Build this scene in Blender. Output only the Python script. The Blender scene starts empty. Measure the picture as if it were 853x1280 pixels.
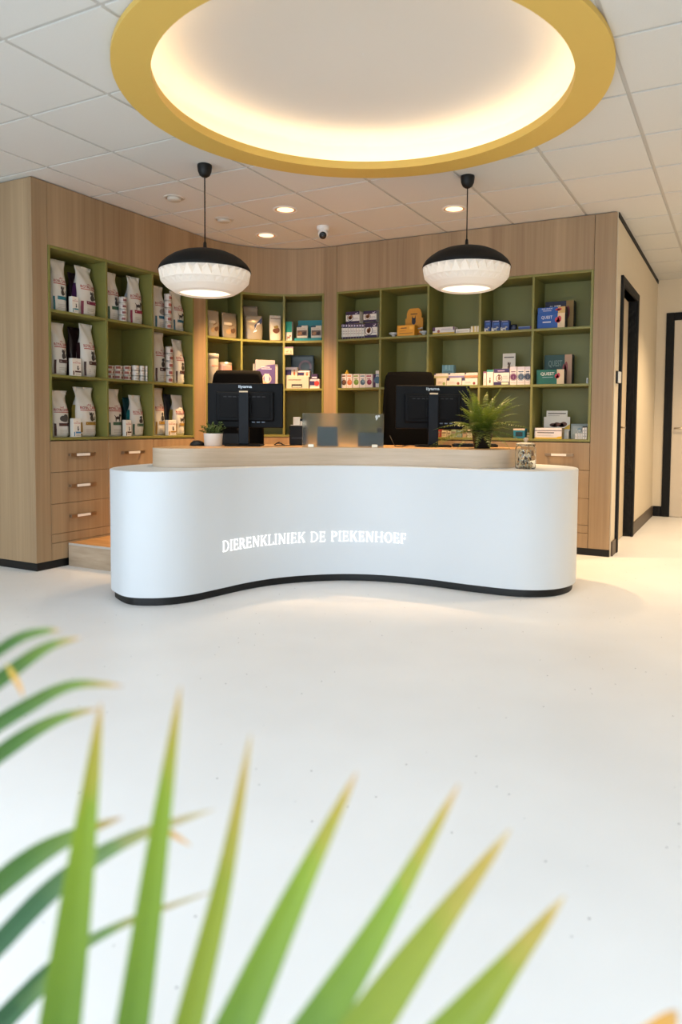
import bpy, bmesh, math, random
from mathutils import Vector, Matrix, Euler
PI = math.pi
R = math.radians
random.seed(7)
sc = bpy.context.scene
col = sc.collection

# ------------------------------------------------------------------ materials
MATS = {}
def lin(h):
    h = h.lstrip('#')
    out = []
    for i in (0, 2, 4):
        c = int(h[i:i + 2], 16) / 255
        out.append(c / 12.92 if c <= .04045 else ((c + .055) / 1.055) ** 2.4)
    return out
def new_mat(name):
    m = bpy.data.materials.new(name)
    m.use_nodes = True
    return m, m.node_tree.nodes, m.node_tree.links, m.node_tree.nodes['Principled BSDF']
def M(h, rough=.5, metal=0., spec=.5):
    key = (h, rough, metal, spec)
    if key not in MATS:
        m, n, l, b = new_mat('paint_' + h.strip('#'))
        b.inputs['Base Color'].default_value = lin(h) + [1]
        b.inputs['Roughness'].default_value = rough
        b.inputs['Metallic'].default_value = metal
        b.inputs['Specular IOR Level'].default_value = spec
        nz = n.new('ShaderNodeTexNoise'); nz.inputs['Scale'].default_value = 40
        mr = n.new('ShaderNodeMapRange')
        mr.inputs[3].default_value = max(0, rough - .05); mr.inputs[4].default_value = min(1, rough + .05)
        l.new(nz.outputs['Fac'], mr.inputs[0]); l.new(mr.outputs[0], b.inputs['Roughness'])
        MATS[key] = m
    return MATS[key]
def wood(name, c0, c1, c2, scale, rough=.5, streak=1.0):
    """grain streaks; scale = noise scale along each object axis"""
    m, n, l, b = new_mat(name)
    tc = n.new('ShaderNodeTexCoord')
    mp = n.new('ShaderNodeMapping'); mp.inputs['Scale'].default_value = scale
    l.new(tc.outputs['Object'], mp.inputs['Vector'])
    n1 = n.new('ShaderNodeTexNoise'); n1.inputs['Scale'].default_value = 1; n1.inputs['Detail'].default_value = 5
    n1.inputs['Roughness'].default_value = .6
    l.new(mp.outputs[0], n1.inputs['Vector'])
    mp2 = n.new('ShaderNodeMapping'); mp2.inputs['Scale'].default_value = [s * .22 for s in scale]
    l.new(tc.outputs['Object'], mp2.inputs['Vector'])
    n2 = n.new('ShaderNodeTexNoise'); n2.inputs['Scale'].default_value = 1; n2.inputs['Detail'].default_value = 2
    l.new(mp2.outputs[0], n2.inputs['Vector'])
    mx = n.new('ShaderNodeMix'); mx.data_type = 'FLOAT'; mx.inputs[0].default_value = .55
    l.new(n1.outputs['Fac'], mx.inputs[2]); l.new(n2.outputs['Fac'], mx.inputs[3])
    cr = n.new('ShaderNodeValToRGB')
    e = cr.color_ramp.elements
    e[0].position = .5 - .16 / streak; e[0].color = lin(c0) + [1]
    e[1].position = .5 + .16 / streak; e[1].color = lin(c2) + [1]
    k = cr.color_ramp.elements.new(.5); k.color = lin(c1) + [1]
    l.new(mx.outputs[0], cr.inputs[0]); l.new(cr.outputs[0], b.inputs['Base Color'])
    b.inputs['Roughness'].default_value = rough
    bp = n.new('ShaderNodeBump'); bp.inputs['Strength'].default_value = .04
    l.new(n1.outputs['Fac'], bp.inputs['Height']); l.new(bp.outputs[0], b.inputs['Normal'])
    return m
OAK = wood('oak_panel_vertical_grain', '#8e7356', '#9d8363', '#ab906f', (38, 38, .7), .55)
OAK_SIDE = OAK
WASH = wood('washed_oak_horizontal_grain', '#b5a18a', '#c2ae97', '#ccb9a4', (3, 3, 55), .5)
STEPWOOD = wood('weathered_plank', '#8d7a66', '#a8937b', '#bba78f', (4, 4, 30), .6)
PLATFORM = wood('warm_plank', '#a97c4c', '#bd8d58', '#cb9c68', (6, 30, 30), .5)

def floor_mat():
    m, n, l, b = new_mat('white_cast_floor')
    tc = n.new('ShaderNodeTexCoord')
    v = n.new('ShaderNodeTexVoronoi'); v.inputs['Scale'].default_value = 22
    l.new(tc.outputs['Object'], v.inputs['Vector'])
    cr = n.new('ShaderNodeValToRGB'); e = cr.color_ramp.elements
    e[0].position = .045; e[0].color = (1, 1, 1, 1); e[1].position = .075; e[1].color = (0, 0, 0, 1)
    l.new(v.outputs['Distance'], cr.inputs[0])
    nz = n.new('ShaderNodeTexWhiteNoise'); nz.noise_dimensions = '3D'
    l.new(v.outputs['Position'], nz.inputs['Vector'])
    gt = n.new('ShaderNodeMath'); gt.operation = 'GREATER_THAN'; gt.inputs[1].default_value = .72
    l.new(nz.outputs['Value'], gt.inputs[0])
    mu = n.new('ShaderNodeMath'); mu.operation = 'MULTIPLY'
    l.new(cr.outputs[0], mu.inputs[0]); l.new(gt.outputs[0], mu.inputs[1])
    n2 = n.new('ShaderNodeTexNoise'); n2.inputs['Scale'].default_value = 1.3; n2.inputs['Detail'].default_value = 3
    l.new(tc.outputs['Object'], n2.inputs['Vector'])
    c2 = n.new('ShaderNodeValToRGB'); e = c2.color_ramp.elements
    e[0].position = .3; e[0].color = lin('#e4e4e4') + [1]; e[1].position = .7; e[1].color = lin('#ededed') + [1]
    l.new(n2.outputs['Fac'], c2.inputs[0])
    mx = n.new('ShaderNodeMix'); mx.data_type = 'RGBA'
    l.new(mu.outputs[0], mx.inputs[0]); l.new(c2.outputs[0], mx.inputs[6]); mx.inputs[7].default_value = lin('#5c5c60') + [1]
    l.new(mx.outputs[2], b.inputs['Base Color'])
    b.inputs['Roughness'].default_value = .42; b.inputs['Specular IOR Level'].default_value = .35
    return m
def ceiling_mat():
    m, n, l, b = new_mat('mineral_ceiling_tile')
    tc = n.new('ShaderNodeTexCoord')
    nz = n.new('ShaderNodeTexNoise'); nz.inputs['Scale'].default_value = 300; nz.inputs['Detail'].default_value = 2
    l.new(tc.outputs['Object'], nz.inputs['Vector'])
    c = n.new('ShaderNodeValToRGB'); e = c.color_ramp.elements
    e[0].position = .3; e[0].color = lin('#d2d1cc') + [1]; e[1].position = .7; e[1].color = lin('#d9d8d3') + [1]
    l.new(nz.outputs['Fac'], c.inputs[0]); l.new(c.outputs[0], b.inputs['Base Color'])
    b.inputs['Roughness'].default_value = .9; b.inputs['Specular IOR Level'].default_value = .1
    return m
def emit(name, h, s):
    m = bpy.data.materials.new(name); m.use_nodes = True
    n = m.node_tree.nodes; n.clear()
    e = n.new('ShaderNodeEmission'); o = n.new('ShaderNodeOutputMaterial')
    e.inputs[0].default_value = lin(h) + [1]; e.inputs[1].default_value = s
    m.node_tree.links.new(e.outputs[0], o.inputs[0])
    return m
def glass(name, h, rough, trans=1., ior=1.45):
    m, n, l, b = new_mat(name)
    b.inputs['Base Color'].default_value = lin(h) + [1]
    b.inputs['Roughness'].default_value = rough
    b.inputs['Transmission Weight'].default_value = trans
    b.inputs['IOR'].default_value = ior
    return m
def translucent(name, h, fac, rough=.5, emit_s=0.0):
    m, n, l, b = new_mat(name)
    b.inputs['Base Color'].default_value = lin(h) + [1]; b.inputs['Roughness'].default_value = rough
    t = n.new('ShaderNodeBsdfTranslucent'); t.inputs[0].default_value = lin(h) + [1]
    mx = n.new('ShaderNodeMixShader'); mx.inputs[0].default_value = fac
    out = n['Material Output']
    l.new(b.outputs[0], mx.inputs[1]); l.new(t.outputs[0], mx.inputs[2]); l.new(mx.outputs[0], out.inputs[0])
    return m
def leaf_mat(name, ramp, fac=.35, rough=.4):
    m, n, l, b = new_mat(name)
    at = n.new('ShaderNodeAttribute'); at.attribute_name = 'along'
    nz = n.new('ShaderNodeTexNoise'); nz.inputs['Scale'].default_value = 9
    ad = n.new('ShaderNodeMath'); ad.operation = 'MULTIPLY_ADD'; ad.inputs[1].default_value = .12; 
    l.new(nz.outputs['Fac'], ad.inputs[0]); l.new(at.outputs['Fac'], ad.inputs[2])
    cr = n.new('ShaderNodeValToRGB'); e = cr.color_ramp.elements
    e[0].position = ramp[0][0]; e[0].color = lin(ramp[0][1]) + [1]
    e[1].position = ramp[-1][0]; e[1].color = lin(ramp[-1][1]) + [1]
    for p, h in ramp[1:-1]:
        k = e.new(p); k.color = lin(h) + [1]
    l.new(ad.outputs[0], cr.inputs[0]); l.new(cr.outputs[0], b.inputs['Base Color'])
    b.inputs['Roughness'].default_value = rough
    t = n.new('ShaderNodeBsdfTranslucent'); l.new(cr.outputs[0], t.inputs[0])
    mx = n.new('ShaderNodeMixShader'); mx.inputs[0].default_value = fac
    l.new(b.outputs[0], mx.inputs[1]); l.new(t.outputs[0], mx.inputs[2]); l.new(mx.outputs[0], n['Material Output'].inputs[0])
    return m

FLOORM = floor_mat(); CEILM = ceiling_mat()
WHITE_DESK = M('#d3d8dd', .5)
BLACK = M('#0d0d0d', .5, 0, .35); BLACKM = M('#0b0b0c', .65, 0, .3); DARKMON = M('#04060a', .55, 0, .15)
GREEN = M('#7d7a3e', .5); GREEN_IN = M('#6f7a35', .55)
WALLM = M('#dfd2bb', .85, 0, .2); STEEL = M('#b9ab97', .3, 1.); BRONZE = M('#9b8871', .38, .9)
YELLOW = M('#d8b55c', .6)

# ------------------------------------------------------------------ mesh helper
class MB:
    def __init__(s): s.v = []; s.f = []; s.m = []; s.mats = []; s.smooth = []
    def mi(s, mat):
        if mat not in s.mats: s.mats.append(mat)
        return s.mats.index(mat)
    def add(s, verts, faces, mat, smooth=False):
        o = len(s.v); k = s.mi(mat)
        s.v += [tuple(p) for p in verts]
        for f in faces: s.f.append([o + i for i in f]); s.m.append(k); s.smooth.append(smooth)
    def box(s, x0, x1, y0, y1, z0, z1, mat):
        v = [(x, y, z) for z in (z0, z1) for y in (y0, y1) for x in (x0, x1)]
        s.add(v, [(0, 2, 3, 1), (4, 5, 7, 6), (0, 1, 5, 4), (2, 6, 7, 3), (0, 4, 6, 2), (1, 3, 7, 5)], mat)
    def bbox(s, x0, x1, y0, y1, z0, z1, mat, r=.004, seg=2):
        bm = bmesh.new(); bmesh.ops.create_cube(bm, size=1)
        for v in bm.verts:
            v.co = ((x0 + x1) / 2 + v.co.x * (x1 - x0), (y0 + y1) / 2 + v.co.y * (y1 - y0), (z0 + z1) / 2 + v.co.z * (z1 - z0))
        r = min(r, .49 * min(x1 - x0, y1 - y0, z1 - z0))
        bmesh.ops.bevel(bm, geom=bm.edges[:], offset=r, segments=seg, affect='EDGES', profile=.5)
        s.bm(bm, mat)
    def bm(s, bm, mat, smooth=False):
        bm.verts.index_update()
        s.add([v.co[:] for v in bm.verts], [[v.index for v in f.verts] for f in bm.faces], mat, smooth); bm.free()
    def prism(s, poly, z0, z1, mat, cap=True, side=None):
        n = len(poly); v = [(x, y, z0) for x, y in poly] + [(x, y, z1) for x, y in poly]
        s.add(v, [(i, (i + 1) % n, n + (i + 1) % n, n + i) for i in range(n)], side or mat)
        if cap:
            s.add(v[:n], [list(range(n))[::-1]], mat); s.add(v[n:], [list(range(n))], mat)
    def prism_y(s, poly, y0, y1, mat, cap=True):
        """outline in x,z pushed along y"""
        n = len(poly); v = [(x, y0, z) for x, z in poly] + [(x, y1, z) for x, z in poly]
        s.add(v, [(i, n + i, n + (i + 1) % n, (i + 1) % n) for i in range(n)], mat)
        if cap:
            s.add(v[:n], [list(range(n))], mat); s.add(v[n:], [list(range(n))[::-1]], mat)
    def lathe(s, prof, mat, n=32, smooth=True, cx=0, cy=0, closed=False):
        v = []
        for r, z in prof:
            for k in range(n):
                a = 2 * PI * k / n; v.append((cx + r * math.cos(a), cy + r * math.sin(a), z))
        f = []
        rows = len(prof)
        for i in range(rows if closed else rows - 1):
            j = (i + 1) % rows
            for k in range(n):
                f.append((i * n + k, i * n + (k + 1) % n, j * n + (k + 1) % n, j * n + k))
        s.add(v, f, mat, smooth)
    def disc(s, r, z, mat, n=32, cx=0, cy=0, up=True):
        v = [(cx + r * math.cos(2 * PI * k / n), cy + r * math.sin(2 * PI * k / n), z) for k in range(n)]
        s.add(v, [list(range(n)) if up else list(range(n))[::-1]], mat)
    def tube(s, pts, rad, mat, n=8, smooth=True):
        pts = [Vector(p) for p in pts]; rr = rad if isinstance(rad, (list, tuple)) else [rad] * len(pts)
        v = []; f = []; up = Vector((0, 0, 1))
        t0 = (pts[1] - pts[0]).normalized()
        a = t0.cross(up)
        if a.length < .1: a = t0.cross(Vector((1, 0, 0)))
        a.normalize()
        for i, p in enumerate(pts):
            t = (pts[min(i + 1, len(pts) - 1)] - pts[max(i - 1, 0)]).normalized()
            a = (a - t * a.dot(t)).normalized(); b = t.cross(a)
            for k in range(n):
                q = 2 * PI * k / n
                v.append(tuple(p + (a * math.cos(q) + b * math.sin(q)) * rr[i]))
        for i in range(len(pts) - 1):
            for k in range(n):
                f.append((i * n + k, i * n + (k + 1) % n, (i + 1) * n + (k + 1) % n, (i + 1) * n + k))
        f.append(list(range(n))[::-1]); f.append([(len(pts) - 1) * n + k for k in range(n)])
        s.add(v, f, mat, smooth)
    def build(s, name, parent=None, loc=(0, 0, 0), rot=0, recalc=False):
        me = bpy.data.meshes.new(name)
        me.from_pydata(s.v, [], s.f)
        for m in s.mats: me.materials.append(m)
        me.polygons.foreach_set('material_index', s.m)
        me.polygons.foreach_set('use_smooth', s.smooth)
        me.validate(); me.update()
        if recalc:
            bm = bmesh.new(); bm.from_mesh(me); bmesh.ops.recalc_face_normals(bm, faces=bm.faces[:]); bm.to_mesh(me); bm.free()
        o = bpy.data.objects.new(name, me); col.objects.link(o)
        o.location = loc; o.rotation_euler = (0, 0, rot)
        if parent is not None: o.parent = parent
        return o
def empty(name, loc=(0, 0, 0), rot=0):
    o = bpy.data.objects.new(name, None); col.objects.link(o)
    o.location = loc; o.rotation_euler = (0, 0, rot); o.empty_display_size = .1
    return o
def tag(o, label, cat, group=None):
    o['label'] = label; o['category'] = cat
    if group: o['group'] = group
    return o
def struct(o, label=None):
    o['kind'] = 'structure'
    if label: o['label'] = label
    return o
def copy_tree(o, parent=None):
    c = o.copy(); col.objects.link(c)
    if parent is not None: c.parent = parent
    for ch in list(o.children): copy_tree(ch, c)
    return c

# text as filled outlines, cached: list of (verts2d, faces, width, height)
TXT = {}
def text_mesh(t):
    if t not in TXT:
        cu = bpy.data.curves.new('txt', 'FONT'); cu.body = t; cu.size = 1; cu.resolution_u = 2; cu.offset = .018
        ob = bpy.data.objects.new('txt', cu)
        me = bpy.data.meshes.new_from_object(ob)
        v = [(p.co.x, p.co.y) for p in me.vertices]; f = [list(p.vertices) for p in me.polygons]
        bpy.data.objects.remove(ob); bpy.data.meshes.remove(me); bpy.data.curves.remove(cu)
        x0 = min(p[0] for p in v); x1 = max(p[0] for p in v); y0 = min(p[1] for p in v); y1 = max(p[1] for p in v)
        TXT[t] = ([((x - x0) / (x1 - x0), (y - y0) / (y1 - y0)) for x, y in v], f)
    return TXT[t]
# small printed pictures: lists of polygons in a unit square
def ell(cx, cz, rx, rz, n=14, a0=0): return [(cx + rx * math.cos(2 * PI * k / n + a0), cz + rz * math.sin(2 * PI * k / n + a0)) for k in range(n)]
PICS = {
    'cat': [ell(.5, .28, .2, .28), ell(.44, .66, .15, .13), [(.31, .7), (.33, .9), (.44, .77)], [(.45, .77), (.56, .88), (.58, .68)],
            [(.6, .1), (.82, .15), (.9, .42), (.84, .5), (.78, .25), (.62, .22)], [(.52, .5), (.6, .45), (.74, .78), (.66, .82)]],
    'dog': [ell(.42, .36, .3, .15), ell(.76, .62, .16, .12), [(.6, .4), (.72, .36), (.86, .55), (.66, .66)], [(.86, .66), (1.0, .6), (.98, .52), (.84, .52)],
            [(.14, .38), (.27, .38), (.24, 0), (.16, 0)], [(.56, .38), (.7, .38), (.68, 0), (.6, 0)], [(.66, .7), (.7, .52), (.6, .5)], [(.14, .4), (.0, .62), (.04, .64), (.2, .46)]],
    'sit': [ell(.5, .26, .24, .26), ell(.5, .68, .15, .15), [(.36, .26), (.44, .62), (.56, .62), (.64, .26)], [(.36, .78), (.3, .6), (.4, .66)], [(.64, .78), (.7, .6), (.6, .66)]],
    'face': [ell(.5, .4, .32, .34), [(.2, .5), (.2, 1), (.42, .66)], [(.58, .66), (.8, 1), (.8, .5)]],
    'crown': [[(.1, .1), (.9, .1), (.9, .25), (.1, .25)], [(.1, .3), (.0, .8), (.3, .45)], [(.35, .45), (.5, 1), (.65, .45)], [(.7, .45), (1, .8), (.9, .3)]],
    'blob': [ell(.35, .4, .34, .3), ell(.68, .5, .3, .34), ell(.5, .25, .3, .2)],
}
def decals(mb, specs, P, asp):
    """print specs on a surface; P(x, z, k) maps fractions of the face to a point k layers above it; asp = w / h"""
    for k, d in enumerate(specs):
        lay = k + 1
        if d[0] == 'r':
            _, x0, z0, x1, z1, c = d; nx = max(1, int((x1 - x0) * 8)); nz = max(1, int((z1 - z0) * 8))
            v = [P(x0 + (x1 - x0) * i / nx, z0 + (z1 - z0) * j / nz, lay) for j in range(nz + 1) for i in range(nx + 1)]
            mb.add(v, [(j * (nx + 1) + i, j * (nx + 1) + i + 1, (j + 1) * (nx + 1) + i + 1, (j + 1) * (nx + 1) + i) for j in range(nz) for i in range(nx)], M(c))
        elif d[0] == 'c':
            _, cx, cz, r, c = d
            mb.add([P(x, z, lay) for x, z in ell(cx, cz, r / asp, r, 20)], [list(range(20))], M(c))
        elif d[0] == 'o':
            _, cx, cz, r, r2, c = d; n = 20
            mb.add([P(x, z, lay) for x, z in ell(cx, cz, r / asp, r, n)] + [P(x, z, lay) for x, z in ell(cx, cz, r2 / asp, r2, n)],
                   [(i, (i + 1) % n, n + (i + 1) % n, n + i) for i in range(n)], M(c))
        elif d[0] == 't':
            _, t, x0, z0, w, h, c = d; v, f = text_mesh(t)
            mb.add([P(x0 + x * w, z0 + z * h, lay) for x, z in v], f, M(c))
        elif d[0] == 'p':
            _, key, x0, z0, w, h, c = d
            for q in PICS[key]:
                mb.add([P(x0 + x * w, z0 + z * h, lay) for x, z in q], [list(range(len(q)))], M(c))
        elif d[0] == 'g':
            _, q, c = d
            mb.add([P(x, z, lay) for x, z in q], [list(range(len(q)))], M(c))
        elif d[0] == 'l':       # lines of small print
            _, x0, z0, x1, z1, n, c = d
            for i in range(n):
                zz = z0 + (z1 - z0) * (i + .3) / n; hh = (z1 - z0) / n * .4; e = x1 - (x1 - x0) * ((i * 37) % 10) / 45
                mb.add([P(x0, zz, lay), P(e, zz, lay), P(e, zz + hh, lay), P(x0, zz + hh, lay)], [(0, 1, 2, 3)], M(c))

# ------------------------------------------------------------------ goods builders: local -Y is the printed front, base at z = 0
def carton(name, w, h, d, base, front=(), right=None, top=None, loc=(0, 0, 0), rot=0, left=None):
    mb = MB(); e = min(.0015, w * .1)
    mb.bbox(-w / 2, w / 2, -d / 2, d / 2, 0, h, M(base), e, 1)
    def P(x, z, k): return (-w / 2 + x * w, -d / 2 - .0004 * k, z * h)
    decals(mb, front, P, w / h)
    if right:
        def P2(x, z, k): return (w / 2 + .0004 * k, -d / 2 + x * d, z * h)
        decals(mb, right, P2, d / h)
    if left:
        def P4(x, z, k): return (-w / 2 - .0004 * k, d / 2 - x * d, z * h)
        decals(mb, left, P4, d / h)
    if top:
        def P3(x, z, k): return (-w / 2 + x * w, -d / 2 + z * d, h + .0004 * k)
        decals(mb, top, P3, w / d)
    return mb.build(name, None, loc, R(rot))
def bag(name, w, h, d, base, front=(), loc=(0, 0, 0), rot=0, gusset=None, rough=.35, kind='food', lean=0., metal=0.):
    mb = MB(); rnd = random.Random(int(abs(loc[0] * 977 + loc[1] * 331 + loc[2] * 71) * 10))
    if kind == 'food':
        W = [(0, .93), (.06, .98), (.3, 1.0), (.55, .97), (.68, .89), (.78, .79), (.86, .80), (.94, .90), (1, .97)]
        D = [(0, .9), (.06, 1), (.3, 1.0), (.55, .92), (.7, .66), (.8, .36), (.88, .16), (.94, .07), (1, .05)]
    else:
        W = [(0, .92), (.1, .97), (.5, 1), (.85, 1), (1, 1)]; D = [(0, 1), (.1, 1), (.4, .9), (.7, .55), (.85, .1), (1, .05)]
    def ip(T, t):
        for (a, p), (b, q) in zip(T, T[1:]):
            if t <= b:
                u = (t - a) / (b - a); u = u * u * (3 - 2 * u); return p + (q - p) * u
        return T[-1][1]
    ph = [rnd.uniform(0, 6) for _ in range(6)]
    wob = .012 * h
    def S(s, t, side=1, k=0):
        hw = w / 2 * ip(W, t); hd = d / 2 * ip(D, t)
        g = .32 + .68 * (1 - abs(s) ** 3.2)
        cr = .05 * d * math.sin(7 * t + ph[0] + 2 * s) * math.sin(3 * s + ph[1] + 5 * t) * (1 if t > .05 else 0)
        x = s * hw + wob * math.sin(5 * t + ph[2]) * t
        return (x, -side * (hd * g + cr + .0005 * k) + lean * t * t, t * h)
    N = 12; T = 16
    rows = []
    v = []
    for j in range(T + 1):
        t = j / T
        for i in range(N + 1): v.append(S(-1 + 2 * i / N, t, 1))
        for i in range(N - 1, 0, -1): v.append(S(-1 + 2 * i / N, t, -1))
    n = 2 * N; f = [(j * n + i, j * n + (i + 1) % n, (j + 1) * n + (i + 1) % n, (j + 1) * n + i) for j in range(T) for i in range(n)]
    f.append(list(range(n))[::-1]); f.append([T * n + i for i in range(n)])
    mb.add(v, f, M(base, rough, metal), True)
    def P(x, z, k): return S(-1 + 2 * x, min(.999, max(.001, z)), 1, k * 1.2 + 1)
    decals(mb, front, P, w / h)
    if gusset:
        # printed side fold, on both edges
        for sgn in (-1, 1):
            pts = []
            for j in range(13):
                t = .02 + .62 * j / 12
                a = S(sgn * .985, t, 1); b = S(sgn * .985, t, -1)
                pts.append((a[0] + sgn * .003, a[1], a[2])); pts.append((b[0] + sgn * .003, b[1], b[2]))
            mb.add(pts, [(2 * j, 2 * j + 1, 2 * j + 3, 2 * j + 2) for j in range(12)], M(gusset, .4))
    return mb.build(name, None, loc, R(rot))
RC = '#a62a20'
def feed(band, pic='cat', sub='#3a3431', gus=True):
    """printed front of a pet food bag"""
    f = [('p', 'crown', .43, .622, .24, .045, RC), ('t', 'ROYAL CANIN', .12, .555, .82, .058, RC), ('r', .12, .526, .94, .540, RC),
         ('p', pic, .34, .31, .52, .215, sub), ('r', .3, .235, .93, .30, band), ('l', .36, .25, .85, .285, 1, '#d8d0c8')]
    if gus: f.append(('r', .09, .03, .17, .29, band))
    f.append(('l', .3, .06, .8, .16, 3, '#bdb4aa'))
    return f
def tin(name, r, h, body, bandc, loc, rot=0, lid='#c9c6c0'):
    mb = MB()
    mb.lathe([(r * .9, 0), (r, .002), (r, h * .12)], M(lid, .3, .8), 20)
    mb.lathe([(r, h * .12), (r * .985, h * .15), (r * .985, h * .85), (r, h * .88)], M(body, .4), 20)
    mb.lathe([(r, h * .88), (r, h - .002), (r * .93, h), (r * .9, h - .003)], M(lid, .3, .8), 20)
    mb.disc(r * .9, h - .003, M(lid, .3, .8), 20); mb.disc(r * .9, .0, M(lid, .3, .8), 20, up=False)
    for a0, a1, z0, z1, c in bandc:
        n = 6; rr = r * .985 + .0006; v = []
        for i in range(n + 1):
            a = R(a0 + (a1 - a0) * i / n - 90)
            v += [(rr * math.cos(a), rr * math.sin(a), z0 * h), (rr * math.cos(a), rr * math.sin(a), z1 * h)]
        mb.add(v, [(2 * i, 2 * i + 2, 2 * i + 3, 2 * i + 1) for i in range(n)], M(c), True)
    return mb.build(name, None, loc, R(rot))
def display(name, outline, w, h, d, base, front=(), loc=(0, 0, 0), rot=0, tray=.35, tilt=.0, inner='#6b5a40'):
    """counter display: open tray at the bottom with a die-cut back card (outline in fractions)"""
    mb = MB(); m = M(base)
    th = .004; tz = h * tray
    mb.box(-w / 2, w / 2, -d / 2, -d / 2 + th, 0, tz * .8, m); mb.box(-w / 2, w / 2, d / 2 - th, d / 2, 0, tz, m)
    mb.box(-w / 2, -w / 2 + th, -d / 2 + th, d / 2 - th, 0, tz * .9, m); mb.box(w / 2 - th, w / 2, -d / 2 + th, d / 2 - th, 0, tz * .9, m)
    mb.box(-w / 2 + th, w / 2 - th, -d / 2 + th, d / 2 - th, 0.0005, tz * .6, M(inner))
    poly = [(-w / 2 + x * w, z * h) for x, z in outline]
    mb.prism_y(poly, d / 2 - .006, d / 2 - .001, m)
    def P(x, z, k):
        y = -d / 2 if z < tray * .8 else d / 2 - .006
        return (-w / 2 + x * w, y - .0005 * k, z * h)
    decals(mb, front, P, w / h)
    return mb.build(name, None, loc, R(rot), recalc=False)

# ================================================================== room shell
CEIL = 2.763
UX, VX = -2.965, 2.210            # ceiling grid phase
RCX, RCY = -1.77, 3.378           # centre of the round ceiling recess
U0, U1, V0, V1 = -7.5, 4.2, -4.6, 9.30
m = MB(); m.box(U0, U1, V0, V1, -.06, 0, FLOORM); struct(m.build('floor'), 'white cast floor with fine dark specks')

def ceiling():
    rec_r = 1.19
    tiles = MB(); cut = MB(); g = .011; tb = CEIL; tt = CEIL + .014
    i0 = math.floor((U0 - UX) / .6); i1 = math.ceil((U1 - UX) / .6); j0 = math.floor((V0 - VX) / .6); j1 = math.ceil((V1 - VX) / .6)
    for i in range(i0, i1):
        for j in range(j0, j1):
            x0 = max(U0, UX + i * .6 + g); x1 = min(U1, UX + (i + 1) * .6 - g); y0 = max(V0, VX + j * .6 + g); y1 = min(V1, VX + (j + 1) * .6 - g)
            if x1 - x0 < .02 or y1 - y0 < .02: continue
            far = max(math.hypot(x - RCX, y - RCY) for x in (x0, x1) for y in (y0, y1))
            near = math.hypot(max(x0 - RCX, 0, RCX - x1), max(y0 - RCY, 0, RCY - y1))
            if far < rec_r: continue
            (cut if near < rec_r + .02 else tiles).box(x0, x1, y0, y1, tb, tt, CEILM)
    slab = MB(); SHADED_BAR = M('#bfbcb5', .7)  # white grid bars coloured darker, groove shade put into the tone
    slab.box(U0, U1, V0, V1, CEIL + .007, CEIL + .05, SHADED_BAR)
    cyl = MB(); cyl.prism(ell(RCX, RCY, rec_r, rec_r, 96), CEIL - .1, CEIL + .2, CEILM)
    co = cyl.build('cutter')
    dg = bpy.context.evaluated_depsgraph_get
    for src in (cut, slab):
        o = src.build('tmp')
        md = o.modifiers.new('b', 'BOOLEAN'); md.operation = 'DIFFERENCE'; md.object = co; md.solver = 'EXACT'
        me = bpy.data.meshes.new_from_object(o.evaluated_get(dg()))
        tiles.add([v.co[:] for v in me.vertices], [list(p.vertices) for p in me.polygons], CEILM if src is cut else SHADED_BAR)
        bpy.data.objects.remove(o)
    bpy.data.objects.remove(co)
    # drum above the opening: side wall and plaster disc
    zt = 2.95; n = 96; PL = M('#dedad2', .85, 0, .15)
    tiles.lathe([(rec_r, CEIL + .045), (rec_r, zt - .03), (rec_r - .009, zt - .009), (rec_r - .03, zt), (.002, zt)], PL, n, True, RCX, RCY)
    o = tiles.build('ceiling')
    struct(o, 'white tiled ceiling with a round recess')
ceiling()

# ring hung under the recess with the strip lamp behind its lip
t = empty('ceiling_light', (RCX, RCY, 2.733))
tag(t, 'large round yellow cove ring light set into the tiled ceiling', 'ceiling light')
m = MB(); ri, ro = 1.043, 1.222
m.lathe([(ri, .0), (ro, .0), (ro, .026), (ri + .02, .026), (ri + .02, .048), (ri, .048)], YELLOW, 128, False, closed=True)
m.build('ring', t)
m = MB(); m.lathe([(1.09, .0285), (1.115, .0285), (1.115, .0345), (1.09, .0345)], emit('warm_led_strip', '#ffe2bc', 17.0), 96, True, closed=True)
m.build('light_strip', t)

# walls
m = MB(); m.box(-.98, U1, 9.22, 9.30, 0, 2.762, WALLM)
struct(m.build('wall_back'), 'cream wall at the end of the passage')
def hall_wall():
    m = MB(); x0, x1 = -1.06, -.92
    a, b, h = 6.43, 7.36, 2.24
    m.box(x0, x1, 6.158, a, 0, 2.762, WALLM); m.box(x0, x1, b, 9.22, 0, 2.762, WALLM); m.box(x0, x1, a, b, h, 2.762, WALLM)
    m.box(-1.16, x0, 6.5, 9.22, 0, 2.762, WALLM) if False else None
    struct(m.build('wall_right'), 'cream passage wall beside the wooden shelving')
    # door in that wall
    d = empty('door_1', (-.92, 6.43, 0)); struct(d, 'pale door in a deep black frame on the passage wall')
    f = MB(); w = b - a; e = .066
    f.bbox(-.14, .022, -e, 0.0, 0, h + e, BLACKM, .004); f.bbox(-.14, .022, w, w + e, 0, h + e, BLACKM, .004); f.bbox(-.14, .022, 0, w, h, h + e, BLACKM, .004)
    f.build('door_frame', d)
    f = MB(); f.bbox(-.115, -.068, .006, w - .006, .008, h - .004, M('#d9c7ab', .5), .002); leaf = f.build('door_leaf', d)
    f = MB(); f.tube([(-.093, .12, 1.04), (-.045, .12, 1.04), (-.045, .25, 1.04)], .009, STEEL, 10); f.lathe([(.026, 0), (.026, .006), (0.001, .006)], STEEL, 20)
    hd = MB(); hd.tube([(-.067, w - .35, 1.05), (-.03, w - .35, 1.05), (-.025, w - .36, 1.05), (-.025, w - .48, 1.05)], .009, STEEL, 10)
    hd.build('door_handle', d)
hall_wall()
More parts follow.
